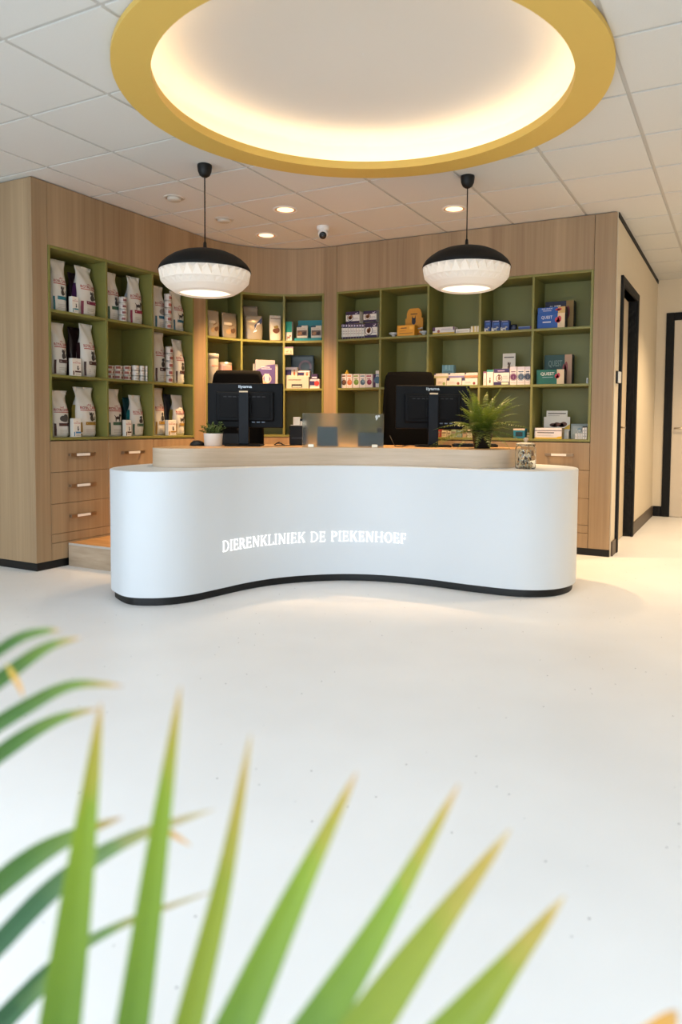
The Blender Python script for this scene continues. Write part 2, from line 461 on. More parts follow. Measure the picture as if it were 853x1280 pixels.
def door2():
    d = empty('door_2', (-.815, 9.22, 0)); struct(d, 'pale door in a black frame at the end of the passage')
    w = 1.09; h = 2.376; e = .088
    f = MB(); f.bbox(0, e, -.02, .0, 0, h, BLACKM, .004); f.bbox(w, w + e, -.02, .0, 0, h, BLACKM, .004); f.bbox(e, w, -.02, .0, h - e, h, BLACKM, .004)
    f.build('door_frame', d)
    f = MB(); f.bbox(e + .003, w - .003, -.012, -.001, .008, h - e - .003, M('#d5c8b5', .5), .002); f.build('door_leaf', d)
    f = MB(); f.tube([(e + .04, -.012, 1.04), (e + .04, -.055, 1.04), (e + .05, -.06, 1.04), (e + .17, -.06, 1.04)], .009, STEEL, 10); f.build('door_handle', d)
door2()
m = MB(); m.bbox(-.92, -.905, 6.18, 6.364, 0, .12, M('#54473a', .5), .003); struct(m.build('baseboard_near'))
m = MB(); m.bbox(-.92, -.905, 7.426, 9.2, 0, .12, M('#54473a', .5), .003); struct(m.build('baseboard_right'))
m = MB(); m.bbox(-.904, -.816, 9.203, 9.219, 0, .12, BLACKM, .003); struct(m.build('baseboard_back'))
m = MB(); m.box(-.92, -.912, 6.16, 9.215, 2.722, 2.7615, BLACKM); struct(m.build('trim_1'), 'black strip where passage wall meets ceiling')
# rest of the room, behind the camera
m = MB(); m.box(U0 - .1, U0, V0, V1, 0, 2.762, WALLM); struct(m.build('wall_left'))
m = MB(); m.box(U1, U1 + .1, V0, V1, 0, 2.762, WALLM); struct(m.build('wall_side'))
m = MB(); m.box(U0, -1.16, 6.75, 6.85, 0, 2.762, WALLM); struct(m.build('wall_rear'))
def front_wall():
    m = MB(); spans = [(-6.9, -4.6), (-4.3, -2.0), (-1.7, .6), (.9, 3.2)]
    xs = [U0] + [q for s in spans for q in s] + [U1]
    for i in range(0, len(xs), 2): m.box(xs[i], xs[i + 1], V0 - .12, V0, 0, 2.762, WALLM)
    for a, b in spans: m.box(a, b, V0 - .12, V0, 2.55, 2.762, WALLM); m.box(a, b, V0 - .12, V0, 0, .1, WALLM)
    struct(m.build('wall_front'))
    for k, (a, b) in enumerate(spans):
        w = MB(); e = .06
        for q in ((a, a + e, .1, 2.55), (b - e, b, .1, 2.55), ((a + b) / 2 - e / 2, (a + b) / 2 + e / 2, .1, 2.55), (a, b, .1, .1 + e), (a, b, 2.55 - e, 2.55)):
            w.box(q[0], q[1], V0 - .09, V0 - .03, q[2], q[3], BLACKM)
        struct(w.build('window_%d' % (k + 1)))
        L = bpy.data.lights.new('daylight', 'AREA'); L.shape = 'RECTANGLE'; L.size = b - a - .1; L.size_y = 2.35
        L.energy = WIN_E; L.color = (.72, .86, 1.0)
        o = bpy.data.objects.new('window_daylight', L); col.objects.link(o)
        o.location = ((a + b) / 2, V0 - .02, 1.32); o.rotation_euler = (R(90), 0, 0)
WIN_E = 56; EXPO = 0.2
front_wall()

# ================================================================== fitted shelving
TOPZ = 2.757
ZS = [.952, 1.408, 1.872]; TH = .02; ZTOP = 2.322
DR = [(.70, .925), (.47, .697), (.25, .467)]
GAPM = M('#1c150f', .8)
def handle(parent, cx, cz, y, rotz=0, wide=.235):
    h = MB()
    h.bbox(-wide / 2, wide / 2, -.032, -.026, -.013, .013, BRONZE, .002)
    for s in (-1, 1):
        h.bbox(s * (wide / 2 - .012) - .008, s * (wide / 2 - .012) + .008, -.026, 0, -.01, .01, BRONZE, .002)
    o = h.build('handle', parent, (cx, y, cz), rotz)
    c = MB(); c.bbox(-.062, .062, -.0335, -.0322, -.0095, .0095, M('#efe8dc', .5), .0005, 1)  # thin white strip on the middle of the handle bar
    lb = c.build('white_strip', o); lb['label'] = 'white strip on the handle bar'
def straight_unit(loc, rot, length, divs, label, end_left):
    t = empty('shelving_unit', loc, R(rot)); tag(t, label, 'shelving unit', 'built-in wall shelving')
    a, b = divs[0], divs[-1]; g = .0015; fy0, fy1 = 0, .03
    # wooden surround: two posts, header, strip under the drawers
    m = MB()
    m.bbox(0, a - g, fy0, fy1, .06, TOPZ, OAK, .002); m.bbox(b + g, length, fy0, fy1, .06, TOPZ, OAK, .002)
    m.bbox(a + g, b - g, fy0, fy1, ZTOP + g, TOPZ, OAK, .002)
    m.bbox(a + g, b - g, fy0, fy1, .185, .247, OAK, .002); m.bbox(a + g, b - g, fy0, fy1, .06, .182, OAK, .002)
    m.build('wood_surround', t)
    if end_left:
        m = MB(); m.bbox(0, .03, fy1, 2.6, .06, TOPZ, OAK_SIDE, .002); m.build('side_panel', t)
    m = MB(); m.box(a - .03, b + .03, fy1 + .012, fy1 + .016, .06, .926, GAPM); m.build('carcass', t)
    m = MB(); m.bbox(.012, length, .012, .03, 0, .06, BLACK, .002)
    if end_left: m.bbox(.012, .03, .03, 2.6, 0, .06, BLACK, .002)
    m.build('plinth', t)
    # green lining
    d0, d1 = -.004, .345
    m = MB()
    m.bbox(a, a + TH, d0, d1, .932, ZTOP, GREEN, .0012, 1); m.bbox(b - TH, b, d0, d1, .932, ZTOP, GREEN, .0012, 1)
    m.bbox(a + TH, b - TH, d0, d1, ZTOP - TH, ZTOP, GREEN, .0012, 1); m.bbox(a + TH, b - TH, d0, d1, .932, .952, GREEN, .0012, 1)
    m.build('green_lining', t)
    m = MB(); m.box(a, b, d1, d1 + .012, .932, ZTOP, GREEN); m.build('back_panel', t)
    for z in ZS[1:]:
        m = MB(); m.bbox(a + TH, b - TH, d0 + .001, d1, z - TH, z, GREEN, .0012, 1); m.build('shelf', t)
    for x in divs[1:-1]:
        zz = [.952] + [z for z in ZS[1:]] + [ZTOP - TH]
        m = MB()
        for k in range(3):
            m.bbox(x - TH / 2, x + TH / 2, d0 + .0005, d1, zz[k], zz[k + 1] - (TH if k < 2 else 0), GREEN, .0012, 1)
        m.build('divider', t)
    for i in range(len(divs) - 1):
        for z0, z1 in DR:
            m = MB(); m.bbox(divs[i] + g, divs[i + 1] - g, fy0, fy1 - .008, z0, z1, OAK, .002)
            o = m.build('drawer', t)
            handle(o, (divs[i] + divs[i + 1]) / 2, (z0 + z1) / 2 + .01, fy0)
    return t
LU = -4.405; LV = 3.473
straight_unit((LU, LV, 0), 90, 1.826, [.13, .668, 1.167, 1.685], 'wooden wall unit whose green shelves hold big pet food bags', True)
RV = 6.12; RU = -3.585
straight_unit((RU, RV, 0), 0, 2.66, [.112, .581, 1.058, 1.543, 2.005, 2.492], 'long wooden wall unit with five green shelf bays beside the passage', False)

ACX, ACY, AR = -3.585, 5.30, .82
AD = [177.6, 149.6, 120.4, 92.6]
def arc_unit():
    t = empty('shelving_unit', (ACX, ACY, 0)); tag(t, 'curved wooden corner unit with green shelves behind the desk', 'shelving unit', 'built-in wall shelving')
    def arc(r0, r1, a0, a1, z0, z1, mat, name, n=24):
        m = MB(); v = []; k = max(2, int(n * abs(a1 - a0) / 85))
        P = [(r0 * math.cos(R(a0 + (a1 - a0) * i / k)), r0 * math.sin(R(a0 + (a1 - a0) * i / k))) for i in range(k + 1)]
        Q = [(r1 * math.cos(R(a0 + (a1 - a0) * i / k)), r1 * math.sin(R(a0 + (a1 - a0) * i / k))) for i in range(k + 1)]
        m.prism(P + Q[::-1], z0, z1, mat) if False else None
        N = k + 1
        v = [(x, y, z0) for x, y in P] + [(x, y, z0) for x, y in Q] + [(x, y, z1) for x, y in P] + [(x, y, z1) for x, y in Q]
        f = []
        for i in range(k):
            f += [(i, i + 1, N + i + 1, N + i), (2 * N + i, 3 * N + i, 3 * N + i + 1, 2 * N + i + 1),
                  (i, 2 * N + i, 2 * N + i + 1, i + 1), (N + i, N + i + 1, 3 * N + i + 1, 3 * N + i)]
        f += [(0, N, 3 * N, 2 * N), (k, 2 * N + k, 3 * N + k, N + k)]
        m.add(v, f, mat)
        o = m.build(name, t, recalc=True); return o
    e0, e1 = AD[0] + .7, AD[3] - .7
    arc(AR, AR + .03, e1, e0, ZTOP + .001, TOPZ, OAK, 'header_panel'); arc(AR, AR + .03, e1, e0, .06, .930, OAK, 'lower_panel')
    arc(AR, AR + .03, e0 + .05, 180.0, .06, TOPZ, OAK, 'post'); arc(AR, AR + .03, 90.0, e1 - .05, .06, TOPZ, OAK, 'post')
    arc(AR + .012, AR + .03, 90, 180, 0, .06, BLACK, 'plinth')
    r0, r1 = AR - .003, AR + .33
    for z in ZS[:1]: arc(r0, r1, e1, e0, z - TH, z, GREEN, 'bottom_panel')
    arc(r0, r1, e1, e0, ZTOP - TH, ZTOP, GREEN, 'top_panel')
    for z in ZS[1:]: arc(r0 + .001, r1, e1 + 1.2, e0 - 1.2, z - TH, z, GREEN, 'shelf')
    arc(r1, r1 + .01, e1, e0, .932, ZTOP, GREEN, 'back_panel')
    for k, a in enumerate(AD):
        zz = [.952] + ZS[1:] + [ZTOP - TH]
        m = MB(); c = Matrix.Rotation(R(a), 3, 'Z')
        q = MB()
        if k in (0, 3): q.box(r0, r1, -TH / 2, TH / 2, .952, ZTOP - TH, GREEN)
        else:
            for j in range(3): q.box(r0 + .0005, r1, -TH / 2, TH / 2, zz[j], zz[j + 1] - (TH if j < 2 else 0), GREEN)
        m.add([tuple(c @ Vector(p)) for p in q.v], q.f, GREEN)
        m.build('side_panel' if k in (0, 3) else 'divider', t)
arc_unit()

# ================================================================== reception desk
def catmull(P, n=8, closed=False):
    out = []; L = len(P)
    for i in range(L if closed else L - 1):
        p0 = P[(i - 1) % L] if closed or i > 0 else P[0]; p1 = P[i]; p2 = P[(i + 1) % L]; p3 = P[(i + 2) % L] if closed or i + 2 < L else P[-1]
        for k in range(n):
            t = k / n
            out.append(tuple(.5 * (2 * b + (c - a) * t + (2 * a - 5 * b + 4 * c - d) * t * t + (3 * b - a - 3 * c + d) * t ** 3) for a, b, c, d in zip(p0, p1, p2, p3)))
    if not closed: out.append(tuple(P[-1]))
    return out
def offset(P, d):
    n = len(P); out = []
    for i in range(n):
        a = Vector(P[i - 1]); b = Vector(P[(i + 1) % n]); t = (b - a).normalized()
        out.append((P[i][0] - t.y * d, P[i][1] + t.x * d))
    return out
# front edge of the plinth, from the left end round to the right end, then along the staff side
DESK = [(-3.29, 3.165), (-3.135, 3.112), (-2.985, 3.175), (-2.885, 3.31), (-2.835, 3.52), (-2.79, 3.745), (-2.71, 3.95), (-2.58, 4.13), (-2.385, 4.295),
        (-2.14, 4.395), (-1.83, 4.43), (-1.50, 4.41), (-1.22, 4.418), (-1.05, 4.505), (-.965, 4.65), (-.955, 4.83), (-1.02, 5.05), (-1.18, 5.20), (-1.45, 5.25),
        (-1.95, 5.21), (-2.42, 5.10), (-2.86, 4.93), (-3.24, 4.60), (-3.49, 4.14), (-3.555, 3.74), (-3.51, 3.43), (-3.41, 3.25)]
PL = catmull(DESK, 8, True)
BODY = offset(PL, -.022)
def desk():
    t = empty('reception_desk', (-2.3, 4.5, 0)); tag(t, 'white curved reception desk with glowing lettering and oak worktop', 'desk')
    sh = lambda P: [(x + 2.3, y - 4.5) for x, y in P]
    def smooth_prism(P, z0, z1, mat, name, r=.006, top=None):
        m = MB(); n = len(P); rings = [(0, z0), (0, z1 - r), (r * .3, z1 - r * .3), (r, z1)]
        v = []
        for d, z in rings: v += [(x, y, z) for x, y in sh(offset(P, d))]
        m.add(v, [(j * n + i, j * n + (i + 1) % n, (j + 1) * n + (i + 1) % n, (j + 1) * n + i) for j in range(3) for i in range(n)], mat, True)
        m.add(v[3 * n:], [list(range(n))], top or mat); m.add(v[:n], [list(range(n))[::-1]], mat)
        return m.build(name, t)
    smooth_prism(PL, 0, .05, BLACK, 'plinth', .002)
    smooth_prism(BODY, .05, .785, WHITE_DESK, 'body')
    WO = [(-3.325, 3.50), (-3.20, 3.475), (-3.03, 3.565), (-2.895, 3.82), (-2.73, 4.05), (-2.56, 4.225), (-2.36, 4.37), (-2.10, 4.462), (-1.83, 4.495), (-1.60, 4.505), (-1.47, 4.545),
          (-1.37, 4.64), (-1.345, 4.76), (-1.38, 5.05), (-1.55, 5.19), (-1.95, 5.16), (-2.40, 5.05), (-2.82, 4.89), (-3.19, 4.57), (-3.42, 4.12), (-3.455, 3.76), (-3.395, 3.59)]
    smooth_prism(catmull(WO, 8, True), .7852, .905, WASH, 'worktop', .003, WOODTOP)
    # lettering on the front, following its curve
    i0 = min(range(len(BODY)), key=lambda i: (BODY[i][0] + 2.825) ** 2 + (BODY[i][1] - 3.547) ** 2)
    path = [Vector((-2.815, 3.5, 0))]
    seg = sh(BODY[i0 - 3:i0 + 60]); L = [0]
    for a, b in zip(seg, seg[1:]): L.append(L[-1] + math.hypot(b[0] - a[0], b[1] - a[1]))
    def at(s, off):
        for k in range(len(L) - 1):
            if s <= L[k + 1]: break
        u = (s - L[k]) / (L[k + 1] - L[k]); a, b = seg[k], seg[k + 1]
        tx, ty = b[0] - a[0], b[1] - a[1]; q = math.hypot(tx, ty); tx /= q; ty /= q
        return (a[0] + (b[0] - a[0]) * u + ty * off, a[1] + (b[1] - a[1]) * u - tx * off)
    def arcs(p): # arc length of the closest point
        k = min(range(len(seg)), key=lambda i: (seg[i][0] - p[0]) ** 2 + (seg[i][1] - p[1]) ** 2); return L[k]
    sA = arcs((-2.826 + 2.3, 3.547 - 4.5)); sB = arcs((-1.94 + 2.3, 4.417 - 4.5))
    ST, TN, SE = .088, .034, .05
    def st(x, z0=0, z1=1, w=ST): return [(x, z0), (x + w, z0), (x + w, z1), (x, z1)]
    def ser(x, z, w=.13): return [(x - .06, z), (x + w + .06, z), (x + w + .06, z + .035), (x - .06, z + .035)]
    def hb(x0, x1, z, h=TN): return [(x0, z), (x1, z), (x1, z + h), (x0, z + h)]
    def bowl(cx, cz, rx, rz, a0, a1, w, tn=TN, n=12):
        out = []
        for i in range(n):
            q = []
            for a in (a0 + (a1 - a0) * i / n, a0 + (a1 - a0) * (i + 1) / n):
                c, s = math.cos(R(a)), math.sin(R(a)); q.append(((cx + rx * c, cz + rz * s), (cx + (rx - w) * c, cz + (rz - tn) * s)))
            out.append([q[0][0], q[1][0], q[1][1], q[0][1]])
        return out
    def dg(x0, z0, x1, z1, w): return [(x0, z0), (x0 + w, z0), (x1 + w, z1), (x1, z1)]
    G = {
        'I': (.30, [st(.08), ser(.08, 0), ser(.08, .965)]),
        'D': (.78, [st(.08), ser(.08, 0, .2), ser(.08, .965, .2)] + bowl(.24, .5, .48, .5, -90, 90, ST)),
        'E': (.62, [st(.08), ser(.08, 0), ser(.08, .965), hb(.2, .52, .95), hb(.2, .45, .48), hb(.2, .56, 0), st(.49, .78, 1, .035), st(.53, 0, .25, .035), st(.43, .4, .6, .03)]),
        'F': (.58, [st(.08), ser(.08, 0), ser(.08, .965), hb(.2, .52, .95), hb(.2, .45, .48), st(.49, .76, 1, .035), st(.43, .4, .6, .03)]),
        'R': (.70, [st(.08), ser(.08, 0), ser(.08, .965)] + bowl(.24, .74, .32, .26, -90, 90, .12) + [dg(.56, 0, .3, .5, .14), hb(.54, .74, 0, .035)]),
        'N': (.80, [st(.1, 0, 1, .055), st(.63, 0, 1, .055), dg(.56, 0, .08, 1, .13), ser(.1, 0, .055), ser(.63, .965, .055), hb(.0, .16, .965, .035)]),
        'K': (.74, [st(.08), ser(.08, 0), ser(.08, .965), dg(.2, .42, .56, 1, .06), dg(.56, 0, .27, .56, .14), hb(.5, .74, 0, .035), hb(.5, .7, .965, .035)]),
        'L': (.60, [st(.08), ser(.08, 0), ser(.08, .965), hb(.2, .56, 0), st(.53, 0, .27, .035)]),
        'P': (.64, [st(.08), ser(.08, 0), ser(.08, .965)] + bowl(.24, .73, .35, .27, -90, 90, .12)),
        'H': (.82, [st(.08), st(.6), ser(.08, 0), ser(.08, .965), ser(.6, 0), ser(.6, .965), hb(.2, .6, .47)]),
        'O': (.82, bowl(.41, .5, .38, .515, 0, 360, .13, .05, 24)),
    }
    text = 'DIERENKLINIEK DE PIEKENHOEF'; adv = [G[c][0] + .085 if c != ' ' else .42 for c in text]
    H = .068; tot = sum(adv) ; k = (sB - sA) / tot; x = 0
    GL = emit('backlit_white_acrylic', '#fffdf8', 1.75)
    for c, a in zip(text, adv):
        if c != ' ':
            m = MB()
            for q in G[c][1]:
                for off, flip in ((.0015, 0), (.005, 1)): pass
                n = len(q)
                v = [(*at(sA + (x + p[0]) * k, .0005), .274 + p[1] * H) for p in q] + [(*at(sA + (x + p[0]) * k, .004), .274 + p[1] * H) for p in q]
                m.add(v, [list(range(n, 2 * n))] + [(i, (i + 1) % n, n + (i + 1) % n, n + i) for i in range(n)], GL)
            m.build('letter', t)
        x += a
WOODTOP = wood('warm_oak_worktop', '#b98d5e', '#c79b6a', '#d2a878', (4, 40, 40), .45)
desk()

# raised staff floor behind the desk
m = MB()
poly = [(-4.398, 3.745), (-3.64, 3.745), (-3.62, 3.95), (-3.54, 4.22), (-3.30, 4.66), (-2.92, 5.01), (-2.45, 5.18), (-1.97, 5.29), (-1.62, 5.32), (-1.62, 6.112),
        (-3.585, 6.112)] + [(ACX + .812 * math.cos(R(a)), ACY + .812 * math.sin(R(a))) for a in range(92, 180, 6)] + [(-4.398, 5.28)]
poly = [(x + 3.2, y - 4.9) for x, y in poly]
m.prism(poly, 0, .155, STEPWOOD)
o = m.build('step_platform', None, (-3.2, 4.9, 0)); 
tag(o, 'low wooden platform step between drawers and reception desk', 'step')
m = MB(); m.prism(poly, .1552, .172, PLATFORM, side=M('#b8b0a6', .5)); m.build('platform_top', o)
# flat office light panels in the ceiling over the waiting area, behind the camera
def panel(x, y):
    t = empty('light_panel', (x, y, CEIL)); tag(t, 'square white ceiling light panel over the waiting area', 'light panel', 'ceiling light panels over the waiting area')
    m = MB(); m.bbox(-.298, .298, -.298, .298, -.008, -.0005, M('#e4e2de', .5), .002); m.build('frame', t)
    L = bpy.data.lights.new('panel', 'AREA'); L.shape = 'SQUARE'; L.size = .56; L.energy = PANEL_E; L.color = (.78, .89, 1.0)
    o = bpy.data.objects.new('panel_lamp', L); col.objects.link(o); o.parent = t; o.location = (0, 0, -.012)
PANEL_E = 26
for x in (-3.3, -1.5, .3, 2.1):
    for y in (-2.6, -.8): panel(x + .035, y + .01)

def wall_control():
    t = empty('wall_switch', (-.92, 6.255, 1.46)); tag(t, 'small white switch, its shaded side painted black, on the passage wall beside the door frame', 'switch')
    m = MB(); m.bbox(0, .016, -.045, .045, -.05, .05, BLACK, .003); m.build('shadow_side', t)  # black slab stands for the shadow side of the white switch
    m = MB(); m.bbox(.016, .034, -.036, .036, -.045, .045, M('#e4ded2', .4), .003); m.build('rocker', t)
wall_control()

# ================================================================== ceiling fittings
SHADE_W = translucent('pleated_white_shade', '#f1ece5', .32, .5)
BULB = emit('lamp_glow', '#ffe9cc', 1.6)
def pendant(loc, drop, label):
    t = empty('pendant_lamp', loc); tag(t, label, 'pendant lamp', 'pendant lamps over the desk')
    zb = -drop                                    # bottom rim, relative to the ceiling
    m = MB(); m.lathe([(.001, -.001), (.047, -.001), (.048, -.012), (.044, -.045), (.034, -.068), (.018, -.080), (.006, -.084), (.001, -.084)], BLACK, 28); m.build('canopy', t)
    m = MB(); m.tube([(0, 0, -.08), (0, 0, zb + .315)], .0042, BLACK, 8); m.build('cord', t)
    m = MB(); m.lathe([(.006, zb + .345), (.010, zb + .338), (.013, zb + .30), (.022, zb + .292), (.022, zb + .285)], BLACK, 20); m.build('cord_grip', t)
    m = MB(); prof = [(.004, .292), (.06, .290), (.11, .283), (.16, .270), (.21, .248), (.25, .222), (.28, .194), (.297, .168), (.303, .148)]
    m.lathe([(r, zb + z) for r, z in prof] + [(r - .003, zb + z - .002) for r, z in prof[::-1]], BLACKM, 56); m.build('black_dome', t)
    # pleated lower shade: rows of points, every second row shifted by half a pleat, flat facets
    N = 30; rows = [(.300, .148, 0), (.287, .078, 1), (.250, .040, 0), (.200, .009, 1), (.170, .0, 0)]; depth = (-.022, -.004, 0, 0)
    m = MB()
    for j in range(len(rows) - 1):
        bm = bmesh.new()
        ring = []
        for r, z, sh in rows[j:j + 2]: ring.append([bm.verts.new((r * math.cos(2 * PI * (k + .5 * sh) / N), r * math.sin(2 * PI * (k + .5 * sh) / N), zb + z)) for k in range(N)])
        A, B = ring
        for k in range(N):
            a, b, c, d = A[k], A[(k + 1) % N], B[k], B[(k + 1) % N]
            for q in (((a, b, c), (b, d, c)) if rows[j][2] == 0 else ((a, b, d), (a, d, c))): bm.faces.new(q)
        bmesh.ops.recalc_face_normals(bm, faces=bm.faces[:])
        if sum(f.normal.dot(Vector((f.calc_center_median().x, f.calc_center_median().y, 0))) for f in bm.faces) < 0: bmesh.ops.reverse_faces(bm, faces=bm.faces[:])
        # only the inverted triangles of each band fold inward
        if depth[j]:
            fs = [f for f in bm.faces if sum(1 for v in f.verts if v in A) == 2]
            bmesh.ops.poke(bm, faces=fs, offset=depth[j])
        m.bm(bm, SHADE_W)
    m.build('pleated_shade', t)
    m = MB(); m.lathe([(.001, zb + .012), (.160, zb + .012), (.172, zb + .016), (.160, zb + .020), (.001, zb + .020)], BULB, 40); m.build('diffuser', t)
    L = bpy.data.lights.new('bulb', 'POINT'); L.energy = 1.9; L.color = (1, .83, .64); L.shadow_soft_size = .09
    o = bpy.data.objects.new('bulb_light', L); col.objects.link(o); o.parent = t; o.location = (0, 0, zb + .09)
    L = bpy.data.lights.new('bulb_down', 'SPOT'); L.energy = 24; L.color = (1, .83, .62); L.shadow_soft_size = .12; L.spot_size = R(125); L.spot_blend = .6
    o = bpy.data.objects.new('bulb_down_light', L); col.objects.link(o); o.parent = t; o.location = (0, 0, zb + .005)
pendant((-3.189, 3.849, CEIL), .845, 'black and white pendant lamp hanging before the pet food shelves')
pendant((-1.713, 4.823, CEIL), .77, 'black and white pendant lamp hanging before the five green bays')

def downlight(x, y, label, lit=True, e=60):
    t = empty('downlight' if lit else 'ceiling_sensor', (x, y, CEIL))
    tag(t, label, 'downlight' if lit else 'ceiling sensor', 'recessed downlights' if lit else 'round white ceiling sensors')
    if lit:
        m = MB(); m.lathe([(.098, 0), (.097, -.005), (.084, -.007), (.081, -.002)], M('#e9e4dc', .4), 36); m.build('trim_ring', t)
        m = MB(); m.lathe([(.082, -.003), (.06, -.0012), (.04, -.0008), (.001, -.0008)], M('#d9a878', .5), 36); m.build('reflector', t)
        m = MB(); m.lathe([(.068, -.0025), (.05, -.005), (.001, -.006)], emit('downlight_lens', '#ffd2a0', 2.2), 24); m.build('lens', t)
        L = bpy.data.lights.new('downlight', 'SPOT'); L.energy = e; L.color = (1, .62, .29); L.spot_size = R(80); L.spot_blend = .7; L.shadow_soft_size = .05
        o = bpy.data.objects.new('downlight_lamp', L); col.objects.link(o); o.parent = t; o.location = (0, 0, -.02)
    else:
        m = MB(); m.lathe([(.078, 0), (.077, -.006), (.062, -.007), (.06, -.001), (.056, -.001)], M('#c9c4ba', .6), 36); m.build('base_ring', t)
        m = MB(); m.lathe([(.052, -.001), (.052, -.018), (.046, -.024), (.001, -.026)], M('#c4beb2', .6), 36); m.build('cover', t)
downlight(-3.27, 4.929, 'lit downlight in front of the curved unit, farther from the wood', True, 150)
downlight(-3.865, 5.516, 'lit downlight closest to the curved wooden corner', True, 400)
downlight(-2.061, 5.499, 'lit downlight beside the pendant over the five green bays', True, 260)
downlight(-3.854, 4.298, 'round white ceiling sensor nearer the yellow ring', False)
downlight(-3.884, 4.932, 'round white ceiling sensor between the pendant cord and wooden corner', False)

def camera_dome():
    t = empty('security_camera', (-3.253, 5.488, CEIL)); tag(t, 'small white turret security camera on the ceiling', 'security camera')
    W = M('#eceae6', .4)
    m = MB(); m.lathe([(.052, 0), (.053, -.02), (.046, -.036), (.001, -.036)], W, 32); m.build('base', t)
    m = MB(); bm = bmesh.new(); bmesh.ops.create_uvsphere(bm, u_segments=28, v_segments=16, radius=.043)
    for v in bm.verts: v.co += Vector((.0, 0, -.062))
    m.bm(bm, W, True); m.build('ball', t)
    d = Vector((.4, -.75, -.62)).normalized(); c = Vector((0, 0, -.062))
    q = d.to_track_quat('Z', 'Y').to_matrix()
    m = MB(); s = MB(); s.lathe([(.031, .030), (.031, .043), (.026, .0465), (.001, .0465)], M('#0d0d0e', .25), 28)
    m.add([tuple(q @ Vector(p) + c) for p in s.v], s.f, M('#0d0d0e', .25), True); m.build('lens_face', t)
    m = MB(); s = MB(); s.lathe([(.011, .0465), (.008, .049), (.001, .05)], M('#3a3d42', .1), 16)
    m.add([tuple(q @ Vector(p) + c) for p in s.v], s.f, M('#3a3d42', .1), True); m.build('lens', t)
camera_dome()

# ================================================================== things on the desk
VIEW = 27.6                        # the staff side faces this way
WT = .9055
def monitor(loc, rot, label, tilt=0):
    t = empty('computer_monitor', loc, R(rot)); tag(t, label, 'computer monitor', 'monitors seen from behind')
    w, h, z0 = .537, .315, .128
    m = MB(); m.bbox(-w / 2, w / 2, .0, .022, z0, z0 + h, DARKMON, .006); m.build('screen_housing', t)
    m = MB(); m.bbox(-.205, .205, -.022, 0, z0 + .045, z0 + .255, DARKMON, .010)
    m.bbox(-.18, .18, -.028, -.022, z0 + .07, z0 + .235, M('#030407', .6, 0, .15), .004)
    for k in range(9): m.box(-.15 + k * .034, -.128 + k * .034, -.0295, -.028, z0 + .215, z0 + .222, M('#05070a'))
    m.build('rear_housing', t)
    m = MB(); m.bbox(-.25, .25, .0222, .0235, z0 + .018, z0 + h - .012, M('#090a0c', .2), .0005, 1); m.build('screen', t)
    m = MB(); v, f = text_mesh('iiyama')
    m.add([(-.048 + x * .096, -.0008, z0 + h - .040 + y * .026) for x, y in v], f, M('#aab0b6', .35, .6)); m.build('brand_mark', t)
    m = MB(); m.bbox(-.036, .036, -.075, -.040, .012, z0 + .262, M('#0a1018', .5, 0, .2), .006); m.bbox(-.05, .05, -.040, -.028, z0 + .09, z0 + .19, DARKMON, .003); m.build('stand_column', t)
    m = MB(); m.bbox(-.03, .03, -.0775, -.0751, z0 + .248, z0 + .2575, M('#c3b49a', .5), .0005, 1); m.build('label', t)
    m = MB(); m.bbox(-.125, .125, -.14, .09, 0, .012, DARKMON, .005); m.build('stand_base', t)
    m = MB()
    for k in range(3): m.bbox(.05 + k * .035, .072 + k * .035, -.027, -.0215, z0 + .036, z0 + .0445, M('#5b6b80', .4), .001, 1)
    m.build('ports', t)
    return t
monitor((-3.13, 4.21, WT), VIEW, 'black monitor standing beside the small white plant pot')
monitor((-1.998, 4.945, WT), VIEW, 'black monitor standing beside the fern')

